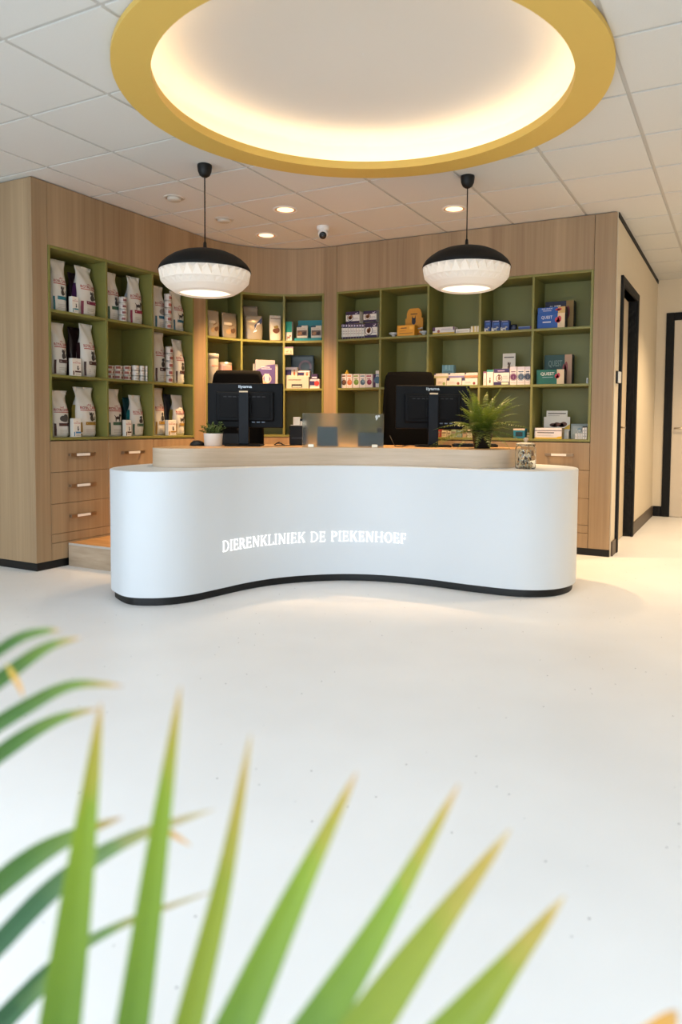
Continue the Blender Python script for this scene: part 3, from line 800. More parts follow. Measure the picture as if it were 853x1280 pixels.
def clutter():
    # frosted glass screen
    a, b = Vector((-2.655, 4.215, 0)), Vector((-2.165, 4.475, 0)); c = (a + b) / 2; w = (b - a).length; ang = math.atan2(b.y - a.y, b.x - a.x)
    t = empty('glass_screen', (c.x, c.y, WT), ang); tag(t, 'low frosted glass screen standing on the oak worktop', 'glass screen')
    m = MB(); m.bbox(-w / 2, w / 2, -.004, .004, 0, .232, FROST, .001, 1); g = m.build('glass_pane', t)
    for x in (-w / 2 + .06, w / 2 - .06):
        m = MB(); m.bbox(x - .02, x + .02, -.012, -.0045, 0, .022, STEEL, .002); m.bbox(x - .02, x + .02, .0045, .012, 0, .022, STEEL, .002); m.build('foot_clamp', t)
    m = MB(); v, f = text_mesh('9"'); m.add([(w / 2 - .058 + x * .03, -.0046, .185 + y * .036) for x, y in v], f, M('#dfe6e4', .4)); m.build('white_mark', t)
    # small plant in a white pot
    t = empty('potted_plant', (-3.247, 4.0, WT)); tag(t, 'small bushy plant in a white pot beside the monitor', 'potted plant')
    m = MB(); m.lathe([(.001, 0), (.056, 0), (.060, .004), (.066, .085), (.0665, .088), (.062, .088), (.058, .07), (.001, .07)], M('#d6d5d2', .4), 36); m.build('pot', t)
    m = MB(); m.lathe([(.058, .072), (.03, .078), (.001, .08)], M('#33261c', .9), 20); m.build('soil', t)
    rnd = random.Random(3); m = MB(); s = MB()
    LM = leaf_mat('small_leaf', [(0, '#2c4220'), (.6, '#47602c'), (1, '#7d8f50')], .2)
    for k in range(46):
        a = rnd.uniform(0, 2 * PI); el = rnd.uniform(.15, 1.4); L = rnd.uniform(.05, .105)
        d = Vector((math.cos(a) * math.cos(el), math.sin(a) * math.cos(el), math.sin(el)))
        p0 = Vector((d.x * .02, d.y * .02, .078)); p1 = p0 + d * L * .9 + Vector((0, 0, .008))
        s.tube([p0, (p0 + p1) / 2 + Vector((0, 0, .004)), p1], [.0015, .0012, .0008], M('#4d5a2c'), 5)
        for q in range(4):
            c0 = p0 + (p1 - p0) * (.45 + .18 * q); ang2 = rnd.uniform(0, 2 * PI)
            ld = (d * .4 + Vector((math.cos(ang2), math.sin(ang2), rnd.uniform(-.2, .6)))).normalized(); sd = ld.cross(Vector((0, 0, 1))).normalized()
            ll = rnd.uniform(.016, .027); wd = ll * .32; nrm = ld.cross(sd) * ll * .12
            m.add([c0, c0 + ld * ll * .5 + sd * wd - nrm, c0 + ld * ll, c0 + ld * ll * .5 - sd * wd - nrm, c0 + ld * ll * .5 + nrm], [(0, 4, 1), (1, 4, 2), (2, 4, 3), (3, 4, 0)], LM)
    o = m.build('foliage', t); alng(o, rnd); s.build('stems', t)
    # fern
    t = empty('potted_fern', (-1.578, 4.815, WT)); tag(t, 'feathery green fern in a black pot on the worktop', 'potted plant')
    m = MB(); m.lathe([(.001, 0), (.050, 0), (.054, .003), (.074, .118), (.076, .122), (.071, .122), (.066, .10), (.001, .10)], M('#0a0b0d', .5, 0, .3), 36); m.build('pot', t)
    m = MB(); m.lathe([(.067, .103), (.03, .108), (.001, .11)], M('#2b2018', .9), 20); m.build('soil', t)
    rnd = random.Random(12)
    FM = leaf_mat('fern_leaf', [(0, '#46561c'), (.5, '#667824'), (1, '#98a23c')], .3)
    for k in range(80):
        a = 2 * PI * k * .618 + rnd.uniform(-.2, .2); L = rnd.uniform(.15, .37); lift = rnd.uniform(.55, 1.5)
        if k % 8 == 0: L = .30; lift = .3
        hor = Vector((math.cos(a), math.sin(a), 0)); p = [];
        for i in range(13):
            u = i / 12; rr = L * (math.cos(lift) * u + .25 * u * u); zz = L * (math.sin(lift) * u * 1.15 - (.16 + .55 * math.cos(lift)) * u * u)
            p.append(Vector((hor.x * (.012 + rr), hor.y * (.012 + rr), max(.008, .105 + zz) if rr < .085 else .105 + zz)))
        q0 = Vector((-1.578 + 1.998, 4.815 - 4.945, 0)); ax = Vector((.886, .463, 0)); ay = Vector((-.463, .886, 0))
        if any((p_ + q0).dot(ay) > -.16 and abs((p_ + q0).dot(ax)) < .32 for p_ in p) or any(math.hypot(p_.x - .343, p_.y + .15) < .11 and p_.z < .16 for p_ in p): continue
        m = MB(); m.tube(p, [.0014 - .0008 * i / 12 for i in range(13)], M('#5b6a2a'), 5)
        tw = rnd.uniform(-.5, .5); al = [0.4] * len(m.v)
        for i in range(1, 12):
            for half in (0, .5):
                u = (i + half) / 12
                if u >= 1: continue
                c0 = p[i].lerp(p[i + 1], half) if i < 12 else p[i]; tg = (p[min(i + 1, 12)] - p[i - 1]).normalized()
                sd = tg.cross(Vector((0, 0, 1)));
                if sd.length < .1: sd = Vector((-hor.y, hor.x, 0))
                sd.normalize(); up = sd.cross(tg)
                ll = .034 * math.sin(PI * min(1, .12 + u * .93)) ** .7 + .004
                for sg in (-1, 1):
                    d = (sd * sg * math.cos(tw * sg) + tg * rnd.uniform(.0, .35) + up * (.25 * math.sin(tw) + rnd.uniform(-.4, .1))).normalized(); wv = tg * .0029
                    m.add([c0 - wv * .6, c0 + d * ll * .45 - wv + up * .001, c0 + d * ll - up * ll * .15, c0 + d * ll * .45 + wv + up * .001, c0 + wv * .6],
                          [(0, 1, 3, 4), (1, 2, 3)], FM); al += [u * .8] * 5
        o = m.build('frond', t); at = o.data.attributes.new('along', 'FLOAT', 'POINT'); at.data.foreach_set('value', al[:len(o.data.vertices)])
    # biscuit jar on the white ledge
    t = empty('biscuit_jar', (-1.235, 4.665, .7853)); tag(t, 'round glass jar of pet biscuits on the white desk ledge', 'jar')
    m = MB(); R0 = .066
    m.lathe([(.001, 0), (R0 - .008, 0), (R0 - .002, .004), (R0, .012), (R0 + .002, .08), (R0, .13), (R0 - .008, .143), (R0 - .010, .150),
             (R0 - .013, .150), (R0 - .011, .142), (R0 - .004, .129), (R0 - .002, .08), (R0 - .004, .014), (R0 - .008, .007), (.001, .006)], CLEAR, 48)
    m.build('glass_body', t)
    m = MB(); m.lathe([(R0 - .004, .1505), (R0 - .003, .157), (R0 - .008, .164), (.03, .170), (.001, .171)], CLEAR, 40); m.lathe([(R0 - .0145, .139), (R0 - .0145, .1503), (.001, .1503)], CLEAR, 40) if False else None
    lid = m.build('lid', t)
    m = MB(); m.lathe([(.008, .171), (.010, .176), (.0165, .186), (.016, .195), (.009, .201), (.001, .202)], M('#c9a888', .35), 24); m.build('lid_knob', lid)
    rnd = random.Random(5); m = MB(); cols = ['#f0dfc0', '#e2b880', '#6a4a34', '#f4ecdc', '#d0985c', '#d9c8a8', '#ecd09c', '#4a3a2c', '#ecdcc0', '#c4b8a0']
    for k in range(230):
        while True:
            x, y = rnd.uniform(-.056, .056), rnd.uniform(-.056, .056)
            if math.hypot(x, y) < .0465: break
        z = .014 + .108 * ((k % 12) / 12 + rnd.uniform(0, .06)); s = rnd.uniform(.007, .0115)
        q = Euler((rnd.uniform(0, 6), rnd.uniform(0, 6), rnd.uniform(0, 6))).to_matrix(); c = M(rnd.choice(cols), .7)
        b = MB(); b.bbox(-s, s, -s * .45, s * .45, -s * .4, s * .4, c, s * .25, 1)
        m.add([tuple(q @ Vector(p) + Vector((x, y, z))) for p in b.v], b.f, c)
    o = m.build('pet_biscuits', None, (-1.235, 4.665, .7853)); tag(o, 'many small mixed biscuits filling the glass jar', 'biscuits'); o['kind'] = 'stuff'
    # mouse
    o = MB(); bm = bmesh.new(); bmesh.ops.create_uvsphere(bm, u_segments=24, v_segments=12, radius=1)
    for v in bm.verts: v.co = (v.co.x * .032, v.co.y * .052, max(0, v.co.z * .034 + (.004 if v.co.z > 0 else 0)))
    o.bm(bm, BLACK, True); o = o.build('computer_mouse', None, (-3.381, 3.991, WT), R(-50)); tag(o, 'black computer mouse at the end of the worktop beside the white pot', 'computer mouse')
    m = MB(); m.bbox(-.003, .003, -.034, -.018, .0325, .0365, M('#2c2c2e'), .001, 1); m.build('scroll_wheel', o)
    # desk phone behind the first monitor's stand
    t = empty('desk_phone', (-3.335, 4.32, WT), R(VIEW + 180)); tag(t, 'black desk phone with handset beside the plant pot', 'telephone')
    m = MB(); m.prism_y([(-.085, .0), (.085, 0), (.085, .05), (-.085, .05)], -.06, .06, BLACK)
    mb = MB(); mb.add([(-.085, -.06, 0), (.085, -.06, 0), (.085, .06, 0), (-.085, .06, 0), (-.085, -.06, .018), (.085, -.06, .018), (.085, .05, .085), (-.085, .05, .085)],
                      [(3, 2, 1, 0), (4, 5, 6, 7), (0, 1, 5, 4), (1, 2, 6, 5), (2, 3, 7, 6), (3, 0, 4, 7)], BLACK); mb.build('phone_body', t)
    m = MB(); m.tube([(-.062, -.045, .052), (-.062, -.02, .066), (-.062, .02, .093), (-.062, .05, .112)], [.016, .012, .012, .017], BLACKM, 12); m.build('handset', t)
    # label printer with paper holder
    t = empty('receipt_printer', (-2.93, 4.60, WT), R(VIEW)); tag(t, 'black receipt printer with white paper on top, beside the glass screen', 'printer')
    m = MB(); m.bbox(-.062, .062, -.075, .075, 0, .145, BLACKM, .008); m.bbox(-.045, .045, -.078, -.075, .05, .056, M('#26262a'), .001, 1); m.build('printer_body', t)
    m = MB(); m.bbox(-.055, .058, -.05, .05, .1455, .150, M('#e6dccc'), .001, 1); tr = m.build('paper_tray', t)
    m = MB(); m.bbox(-.038, .012, -.03, .03, .1503, .209, M('#efe3d2', .6), .002); m.build('label_roll', tr)
    m = MB(); m.bbox(.015, .055, -.03, .03, .1503, .178, M('#d9cebf', .6), .002); m.bbox(.013, .056, -.032, .032, .1785, .196, BLACK, .003); m.build('cutter', tr)
    # things behind the glass
    t = empty('card_terminal', (-2.62, 4.50, WT), R(VIEW + 180)); tag(t, 'dark card terminal standing behind the frosted glass, nearer the printer', 'card terminal')
    m = MB(); m.add([(-.075, -.06, 0), (.075, -.06, 0), (.075, .06, 0), (-.075, .06, 0), (-.07, -.05, .03), (.07, -.05, .03), (.07, .05, .14), (-.07, .05, .14)],
                    [(3, 2, 1, 0), (4, 5, 6, 7), (0, 1, 5, 4), (1, 2, 6, 5), (2, 3, 7, 6), (3, 0, 4, 7)], M('#1c2430', .4)); m.build('terminal_body', t)
    m = MB(); m.add([(-.05, .0, .087), (.05, .0, .087), (.05, .042, .133), (-.05, .042, .133)], [(0, 1, 2, 3)], M('#6f8fa0', .2)); m.build('display', t)
    t = empty('desk_phone', (-2.36, 4.66, WT), R(VIEW + 180)); tag(t, 'dark desk phone standing behind the frosted glass, nearer the fern', 'telephone')
    m = MB(); m.add([(-.09, -.06, 0), (.09, -.06, 0), (.09, .06, 0), (-.09, .06, 0), (-.09, -.06, .02), (.09, -.06, .02), (.09, .05, .1), (-.09, .05, .1)],
                    [(3, 2, 1, 0), (4, 5, 6, 7), (0, 1, 5, 4), (1, 2, 6, 5), (2, 3, 7, 6), (3, 0, 4, 7)], M('#161a24', .4)); m.build('phone_body', t)
    m = MB(); m.tube([(-.062, -.045, .057), (-.062, -.02, .072), (-.062, .02, .100), (-.062, .05, .126)], [.016, .012, .012, .017], BLACKM, 12); m.build('handset', t)
    # keyboard behind the second monitor and cables
    t = empty('keyboard', (-1.722, 5.085, WT), R(VIEW + 180)); tag(t, 'black keyboard lying between the second monitor and the fern', 'keyboard')
    m = MB(); m.bbox(-.16, .16, -.06, .06, 0, .018, BLACKM, .004); m.build('keyboard_body', t)
    m = MB()
    for i in range(14):
        for j in range(5): m.bbox(-.15 + i * .0216, -.132 + i * .0216, -.052 + j * .0215, -.034 + j * .0215, .0182, .024, M('#1d1d20'), .002, 1)
    m.build('keys', t)
    def cable(pts, label):
        m = MB(); m.tube(catmull(pts, 6), .0032, BLACK, 7); o = m.build('cable', None); tag(o, label, 'cable')
    z = WT + .005
    cable([(-2.985, 4.36, z), (-2.93, 4.34, z + .02), (-2.90, 4.36, z), (-2.93, 4.41, z), (-2.98, 4.40, z + .012), (-2.965, 4.345, z), (-2.905, 4.315, z), (-2.86, 4.36, z), (-2.845, 4.43, z)], 'curled black cable on the worktop beside the receipt printer')
    cable([(-2.30, 4.86, z + .07), (-2.25, 4.80, z + .03), (-2.20, 4.74, z), (-2.14, 4.71, z), (-2.08, 4.74, z + .008), (-2.02, 4.76, z)], 'black cable trailing from the second monitor on the worktop')
def alng(o, rnd):
    at = o.data.attributes.new('along', 'FLOAT', 'POINT'); n = len(o.data.vertices)
    at.data.foreach_set('value', [rnd.uniform(.1, .9) for _ in range(n)])
FROST = glass('frosted_glass', '#dfeae4', .26, 1.0, 1.25)
CLEAR = glass('clear_glass', '#f8faf8', .02, 1.0, 1.28)
clutter()

# ================================================================== office chairs
def chair(loc, rot, label):
    t = empty('office_chair', loc, R(rot)); tag(t, label, 'office chair', 'office chairs behind the desk')
    FAB = M('#030304', .9, 0, .1)
    m = MB()                                             # seat faces local -Y
    m.bbox(-.24, .24, -.24, .22, .43, .50, FAB, .03, 3); m.build('seat', t)
    m = MB(); prof = [(-.20, .56), (.20, .56), (.235, .62), (.245, .80), (.235, 1.05), (.225, 1.27), (.205, 1.325), (.16, 1.345), (-.16, 1.345), (-.205, 1.325), (-.225, 1.27), (-.235, 1.05), (-.245, .80), (-.235, .62)]
    n = 9; ring = catmull(prof, 3, True); v = []; f = []; k = len(ring)
    for j, (s, y) in enumerate([(.9, .0), (1, .018), (1, .05), (.92, .068)]):
        for x, z in ring:
            zz = .95 + (z - .95) * (s if s < 1 else 1); v.append((x * s * .94, .20 + y + .10 * ((z - .56) / .8) ** 2 - .05 * math.sin((z - .56) / .8 * PI), zz))
    for j in range(3):
        for i in range(k): f.append((j * k + i, j * k + (i + 1) % k, (j + 1) * k + (i + 1) % k, (j + 1) * k + i))
    f.append(list(range(k))[::-1]); f.append([3 * k + i for i in range(k)])
    m.add(v, f, FAB, True); m.build('backrest', t, recalc=True)
    m = MB(); m.tube([(0, .10, .42), (0, .24, .44), (0, .285, .60), (0, .27, .80)], [.022, .022, .02, .016], BLACK, 10); m.build('back_support', t)
    for s in (-1, 1):
        m = MB(); m.tube([(s * .22, .05, .44), (s * .275, .05, .46), (s * .275, .03, .66)], .014, BLACK, 8); m.bbox(s * .275 - .03, s * .275 + .03, -.13, .12, .66, .685, BLACKM, .01); m.build('armrest', t)
    m = MB(); m.lathe([(.001, .12), (.028, .12), (.028, .28), (.018, .28), (.018, .43), (.001, .43)], BLACK, 16); m.build('gas_column', t)
    m = MB()
    for q in range(5):
        a = 2 * PI * q / 5; m.tube([(0, 0, .115), (.15 * math.cos(a), .15 * math.sin(a), .095), (.29 * math.cos(a), .29 * math.sin(a), .07)], [.03, .022, .016], BLACK, 8)
    b = m.build('star_base', t)
    for q in range(5):
        a = 2 * PI * q / 5; m = MB(); c = MB(); c.lathe([(.001, -.012), (.027, -.012), (.03, 0), (.027, .012), (.001, .012)], BLACKM, 16)
        ro = Matrix.Rotation(a, 3, 'Z') @ Matrix.Rotation(R(90), 3, 'X')
        m.add([tuple(ro @ Vector(p) + Vector((.29 * math.cos(a), .29 * math.sin(a), .0305))) for p in c.v], c.f, BLACKM, True); m.build('castor', b)
PZ = .1725
chair((-3.70, 4.815, PZ), 30, 'black office chair behind the monitor beside the white plant pot')
chair((-2.44, 5.50, PZ), 22, 'black office chair behind the monitor beside the fern')

# ================================================================== goods on the shelves
def tub(loc, r, h, rot, label):
    t = empty('plastic_tub', loc, R(rot)); tag(t, label, 'tub')
    m = MB(); m.lathe([(.001, 0), (r * .86, 0), (r * .9, .004), (r * .95, h * .86)], M('#bfb7a9', .4), 28); m.disc(r * .9, h * .86, M('#bfb7a9', .4), 28)
    def P(x, z, k):
        a = R(-90 + (x - .5) * 110); q = r * (.9 + .05 * z) + .0008 + .0004 * k; return (q * math.cos(a), q * math.sin(a), z * h * .86)
    decals(m, [('p', 'cat', .3, .18, .4, .36, '#3a322c'), ('r', .2, .7, .8, .76, '#c98a7a'), ('c', .72, .6, .05, '#5a4a40')], P, 1.2); m.build('tub_body', t)
    m = MB(); m.lathe([(r * .94, h * .86), (r, h * .865), (r, h * .97), (r * .97, h), (.001, h)], M('#c6beb0', .4), 28); m.build('lid', t)
def dish(loc, r, h, label):
    m = MB(); m.lathe([(.001, 0), (r * .45, 0), (r * .42, h * .2), (r * .3, h * .35), (r * .6, h * .55), (r, h * .75), (r, h), (r * .94, h), (r * .85, h * .8), (.001, h * .7)], M('#dcd8d2', .35), 28)
    tag(m.build('small_dish', None, loc), label, 'dish', 'small white dishes in the second bay')
def bottle(loc, r, h, label):
    t = empty('small_bottle', loc); tag(t, label, 'bottle')
    m = MB(); m.lathe([(.001, 0), (r, 0), (r, h * .5), (r * .45, h * .66), (r * .4, h * .7)], M('#d8a626', .35), 18); m.build('bottle_body', t)
    m = MB(); m.lathe([(r * .5, h * .7), (r * .5, h * .95), (r * .4, h), (.001, h)], M('#e2b93c', .35), 18); m.build('cap', t)

LEAFRAMP = {
    'g': [(0, '#4d6c24'), (.5, '#5b7d1e'), (.80, '#7d961f'), (.93, '#b0963a'), (1, '#c4a070')],
    'y': [(0, '#667a1c'), (.4, '#6d861a'), (.74, '#869020'), (.9, '#ad9440'), (1, '#c4ae82')],
    'd': [(0, '#33561a'), (.5, '#3f661f'), (.78, '#66802c'), (.9, '#a88c40'), (1, '#b89878')],
    't': [(0, '#2a543c'), (.45, '#355f38'), (.7, '#6d8a4a'), (.85, '#a89a60'), (1, '#c4b294')],
    'o': [(0, '#a8a03a'), (.4, '#c9a040'), (.7, '#d9a04a'), (.9, '#d9ab6a'), (1, '#d8b894')],
}
def palm(loc, fronds):
    t = empty('potted_palm', loc); tag(t, 'potted palm close to the lens with long pointed green leaves', 'potted plant')
    m = MB(); m.lathe([(.001, 0), (.10, 0), (.105, .004), (.125, .165), (.128, .17), (.118, .17), (.113, .145), (.001, .145)], M('#4a4a48', .5), 40); m.build('pot', t)
    m = MB(); m.lathe([(.114, .148), (.06, .156), (.001, .158)], M('#2c2018', .9), 24); m.build('soil', t)
    L0 = Vector(loc); mats = {k: leaf_mat('palm_leaf_' + k, v, .42, .38) for k, v in LEAFRAMP.items()}
    STEM = M('#7d8f3a', .5); eye = Vector((0, 0, 1.07))
    for k, (rach, leaves) in enumerate(fronds):
        pts = [Vector((-.02 + .02 * k, .01 * k, .15))] + [Vector(p) - L0 for p in rach]
        st = catmull([tuple(p) for p in pts], 5); m = MB(); n = len(st)
        m.tube(st, [.007 - .0045 * i / (n - 1) for i in range(n)], STEM, 9); fr = m.build('frond', t)
        for path, w, kind in leaves:
            P = [Vector(p) for p in catmull([tuple(q) for q in path], 7)]; n = len(P); v = []; al = []
            for i, p in enumerate(P):
                u = i / (n - 1); tg = (P[min(i + 1, n - 1)] - P[max(i - 1, 0)]).normalized(); vd = (p - eye).normalized()
                sd = tg.cross(vd).normalized(); 
                ww = w / 2 * (min(1, .35 + u * 2.2)) * (1 - max(0, (u - .42) / .58) ** 1.55 * .97)
                nr = sd.cross(tg).normalized()
                for s, lift in ((-1, 0), (-.5, .10), (0, .26), (.5, .10), (1, 0)):
                    v.append(tuple(p - L0 + sd * ww * s + nr * ww * lift)); al.append(u)
            m = MB(); m.add(v, [(5 * i + j, 5 * i + j + 1, 5 * i + 6 + j, 5 * i + 5 + j) for i in range(n - 1) for j in range(4)], mats[kind], True)
            o = m.build('leaflet', fr); at = o.data.attributes.new('along', 'FLOAT', 'POINT'); at.data.foreach_set('value', [a * .93 for a in al])
tag(bag('pet_food_bag', 0.140, 0.386, 0.110, '#d9d4cb', feed('#2b7480', 'cat'), gusset='#2b7480', loc=(-4.520, 3.774, 1.8725), rot=84), 'white pet food bag with teal band, top shelf beside the left post', 'pet food bag', 'pet food bags on the shelves')
tag(bag('pet_food_bag', 0.197, 0.380, 0.130, '#d9d4cb', feed('#7a2744', 'cat'), gusset='#4a2450', loc=(-4.520, 4.017, 1.8725), rot=98), 'white pet food bag with wine-red band and purple side, top shelf', 'pet food bag', 'pet food bags on the shelves')
tag(bag('pet_food_bag', 0.140, 0.390, 0.110, '#d9d4cb', feed('#3a5a45', 'cat'), loc=(-4.530, 4.292, 1.8725), rot=90), 'white pet food bag with green band, top shelf, beside stacked tins', 'pet food bag', 'pet food bags on the shelves')
tag(bag('pet_food_bag', 0.155, 0.399, 0.120, '#d9d4cb', feed('#8c2440', 'dog'), gusset='#b9c4cc', loc=(-4.525, 4.538, 1.8725), rot=87), 'white pet food bag with crimson band, top shelf, beside stacked tins', 'pet food bag', 'pet food bags on the shelves')
tag(bag('pet_food_bag', 0.149, 0.372, 0.110, '#d9d4cb', feed('#2f6379', 'blob', '#8a8078'), loc=(-4.530, 4.823, 1.8725), rot=90), 'white pet food bag with blue band left of slim tin tower, top shelf', 'pet food bag', 'pet food bags on the shelves')
tag(bag('pet_food_bag', 0.165, 0.354, 0.110, '#d9d4cb', feed('#2f6379', 'dog'), loc=(-4.520, 5.047, 1.8725), rot=90), 'white pet food bag with blue band partly under the pendant, top shelf', 'pet food bag', 'pet food bags on the shelves')
tag(bag('pet_food_bag', 0.138, 0.389, 0.120, '#d9d4cb', feed('#4a2a24', 'cat'), loc=(-4.525, 3.771, 1.4085), rot=86), 'white pet food bag with brown band, middle shelf, next to the left post', 'pet food bag', 'pet food bags on the shelves')
tag(bag('pet_food_bag', 0.152, 0.412, 0.120, '#d9d4cb', feed('#4a2a24', 'cat'), gusset='#3a2226', loc=(-4.525, 4.041, 1.4085), rot=94), 'white pet food bag with brown band, middle shelf, by the dark bag', 'pet food bag', 'pet food bags on the shelves')
tag(bag('pet_food_bag', 0.154, 0.439, 0.110, '#d9d4cb', feed('#4a2a24', 'sit'), loc=(-4.530, 4.827, 1.4085), rot=90), 'white pet food bag with brown band, middle shelf, left of tin tower', 'pet food bag', 'pet food bags on the shelves')
tag(bag('pet_food_bag', 0.139, 0.398, 0.110, '#d9d4cb', feed('#4a2a24', 'sit'), gusset='#3a2226', loc=(-4.520, 5.061, 1.4085), rot=90), 'white pet food bag with brown band, middle shelf, beside the wooden post', 'pet food bag', 'pet food bags on the shelves')
tag(bag('pet_food_bag', 0.155, 0.346, 0.120, '#d9d4cb', feed('#4a2a24', 'blob', '#4a4440'), loc=(-4.525, 3.772, 0.9525), rot=86), 'white pet food bag with brown band on the bottom shelf', 'pet food bag', 'pet food bags on the shelves')
tag(bag('pet_food_bag', 0.202, 0.381, 0.130, '#d9d4cb', feed('#a07c34', 'cat'), gusset='#8a7a3a', loc=(-4.530, 4.014, 0.9525), rot=93), 'largest white pet food bag with gold band, bottom shelf by the post', 'pet food bag', 'pet food bags on the shelves')
tag(bag('pet_food_bag', 0.177, 0.381, 0.120, '#d9d4cb', feed('#3a5a45', 'dog'), loc=(-4.525, 4.293, 0.9525), rot=90), 'white pet food bag with green band, bottom shelf, taller of the two', 'pet food bag', 'pet food bags on the shelves')
tag(bag('pet_food_bag', 0.141, 0.340, 0.120, '#d9d4cb', feed('#3a5a45', 'sit'), gusset='#1f6f74', loc=(-4.525, 4.546, 0.9525), rot=87), 'white pet food bag with green band and teal side, bottom shelf', 'pet food bag', 'pet food bags on the shelves')
tag(bag('pet_food_bag', 0.145, 0.412, 0.110, '#d9d4cb', feed('#a07c34', 'sit'), loc=(-4.530, 4.812, 0.9525), rot=90), 'white pet food bag with gold band, bottom shelf, taller of two', 'pet food bag', 'pet food bags on the shelves')
tag(bag('pet_food_bag', 0.153, 0.360, 0.110, '#d9d4cb', feed('#a07c34', 'dog'), gusset='#8a7a3a', loc=(-4.520, 5.054, 0.9525), rot=90), 'white pet food bag with gold band, bottom shelf, beside the wooden post', 'pet food bag', 'pet food bags on the shelves')
tag(bag('pet_food_bag', 0.116, 0.352, 0.090, '#3a2038', [('r', .1, .3, .9, .34, '#54424f')], loc=(-4.665, 4.049, 1.8725), rot=90), 'dark purple pet food bag behind the white bags on the top shelf', 'pet food bag', 'pet food bags on the shelves')
tag(bag('pet_food_bag', 0.124, 0.396, 0.090, '#2a181b', [('r', .1, .3, .9, .34, '#54424f')], loc=(-4.665, 4.046, 1.4085), rot=90), 'dark brown pet food bag behind the small carton, middle shelf', 'pet food bag', 'pet food bags on the shelves')
tag(bag('pet_food_bag', 0.078, 0.323, 0.090, '#1c5055', [('r', .1, .3, .9, .34, '#54424f')], loc=(-4.665, 4.587, 0.9525), rot=90), 'dark teal pet food bag behind the small carton, bottom shelf', 'pet food bag', 'pet food bags on the shelves')
tag(bag('pet_food_bag', 0.103, 0.370, 0.090, '#4a4850', [('r', .1, .3, .9, .34, '#54424f')], loc=(-4.665, 5.083, 0.9525), rot=90), 'dark grey pet food bag behind the small carton, bottom shelf', 'pet food bag', 'pet food bags on the shelves')
tag(carton('food_carton', 0.059, 0.120, 0.036, '#e4ddd1', [('p', 'crown', 0.4, 0.8, 0.22, 0.05, '#b5332a'), ('t', 'ROYAL CANIN', 0.1, 0.71, 0.8, 0.06, '#b5332a'), ('p', 'cat', 0.42, 0.33, 0.4, 0.3, '#3f3833'), ('r', 0.3, 0.2, 0.96, 0.29, '#2b7480'), ('r', 0.08, 0.04, 0.2, 0.28, '#2b7480'), ('l', 0.35, 0.05, 0.9, 0.16, 2, '#a89c90')], loc=(-4.427, 3.845, 1.8725), rot=90), 'small white food carton between the teal and wine-red bags', 'carton', 'small food cartons between the bags')
tag(carton('food_carton', 0.083, 0.130, 0.036, '#e4ddd1', [('p', 'crown', 0.4, 0.8, 0.22, 0.05, '#b5332a'), ('t', 'ROYAL CANIN', 0.1, 0.71, 0.8, 0.06, '#b5332a'), ('p', 'cat', 0.42, 0.33, 0.4, 0.3, '#3f3833'), ('r', 0.3, 0.2, 0.96, 0.29, '#4a2a24'), ('r', 0.08, 0.04, 0.2, 0.28, '#4a2a24'), ('l', 0.35, 0.05, 0.9, 0.16, 2, '#a89c90')], loc=(-4.427, 3.851, 1.4085), rot=90), 'small white food carton in front of the dark brown bag', 'carton', 'small food cartons between the bags')
tag(carton('food_carton', 0.070, 0.140, 0.036, '#e4ddd1', [('p', 'crown', 0.4, 0.8, 0.22, 0.05, '#b5332a'), ('t', 'ROYAL CANIN', 0.1, 0.71, 0.8, 0.06, '#b5332a'), ('p', 'cat', 0.42, 0.33, 0.4, 0.3, '#3f3833'), ('r', 0.3, 0.2, 0.96, 0.29, '#3f7fae'), ('r', 0.08, 0.04, 0.2, 0.28, '#3f7fae'), ('l', 0.35, 0.05, 0.9, 0.16, 2, '#a89c90')], loc=(-4.427, 3.847, 0.9525), rot=90), 'small white food carton between brown and gold bags', 'carton', 'small food cartons between the bags')
tag(carton('food_carton', 0.063, 0.132, 0.036, '#e4ddd1', [('p', 'crown', 0.4, 0.8, 0.22, 0.05, '#b5332a'), ('t', 'ROYAL CANIN', 0.1, 0.71, 0.8, 0.06, '#b5332a'), ('p', 'cat', 0.42, 0.33, 0.4, 0.3, '#3f3833'), ('r', 0.3, 0.2, 0.96, 0.29, '#4a2a24'), ('r', 0.08, 0.04, 0.2, 0.28, '#4a2a24'), ('l', 0.35, 0.05, 0.9, 0.16, 2, '#a89c90')], loc=(-4.427, 4.363, 0.9525), rot=90), 'small white food carton between the green banded bags', 'carton', 'small food cartons between the bags')
tag(carton('food_carton', 0.100, 0.135, 0.036, '#e4ddd1', [('p', 'crown', 0.4, 0.8, 0.22, 0.05, '#b5332a'), ('t', 'ROYAL CANIN', 0.1, 0.71, 0.8, 0.06, '#b5332a'), ('p', 'cat', 0.42, 0.33, 0.4, 0.3, '#3f3833'), ('r', 0.3, 0.2, 0.96, 0.29, '#a07c34'), ('r', 0.08, 0.04, 0.2, 0.28, '#a07c34'), ('l', 0.35, 0.05, 0.9, 0.16, 2, '#a89c90')], loc=(-4.427, 4.874, 0.9525), rot=90), 'small white food carton between the gold banded bags', 'carton', 'small food cartons between the bags')
tag(tin('food_tin', 0.0332, 0.0485, '#cfc8c0', [(-85, 85, 0.7, 0.8, '#9a9098'), (-60, -5, 0.25, 0.62, '#7d4a4a'), (8, 60, 0.2, 0.6, '#8a8a94')], (-4.441, 4.344, 1.8725), 90), 'bottom tin of the stack between green and crimson bags', 'tin', 'tins between the food bags')
tag(tin('food_tin', 0.0332, 0.0485, '#cfc8c0', [(-85, 85, 0.7, 0.8, '#9a9098'), (-60, -5, 0.25, 0.62, '#7d4a4a'), (8, 60, 0.2, 0.6, '#8a8a94')], (-4.441, 4.344, 1.9218), 97), 'second tin of the stack between green and crimson bags', 'tin', 'tins between the food bags')
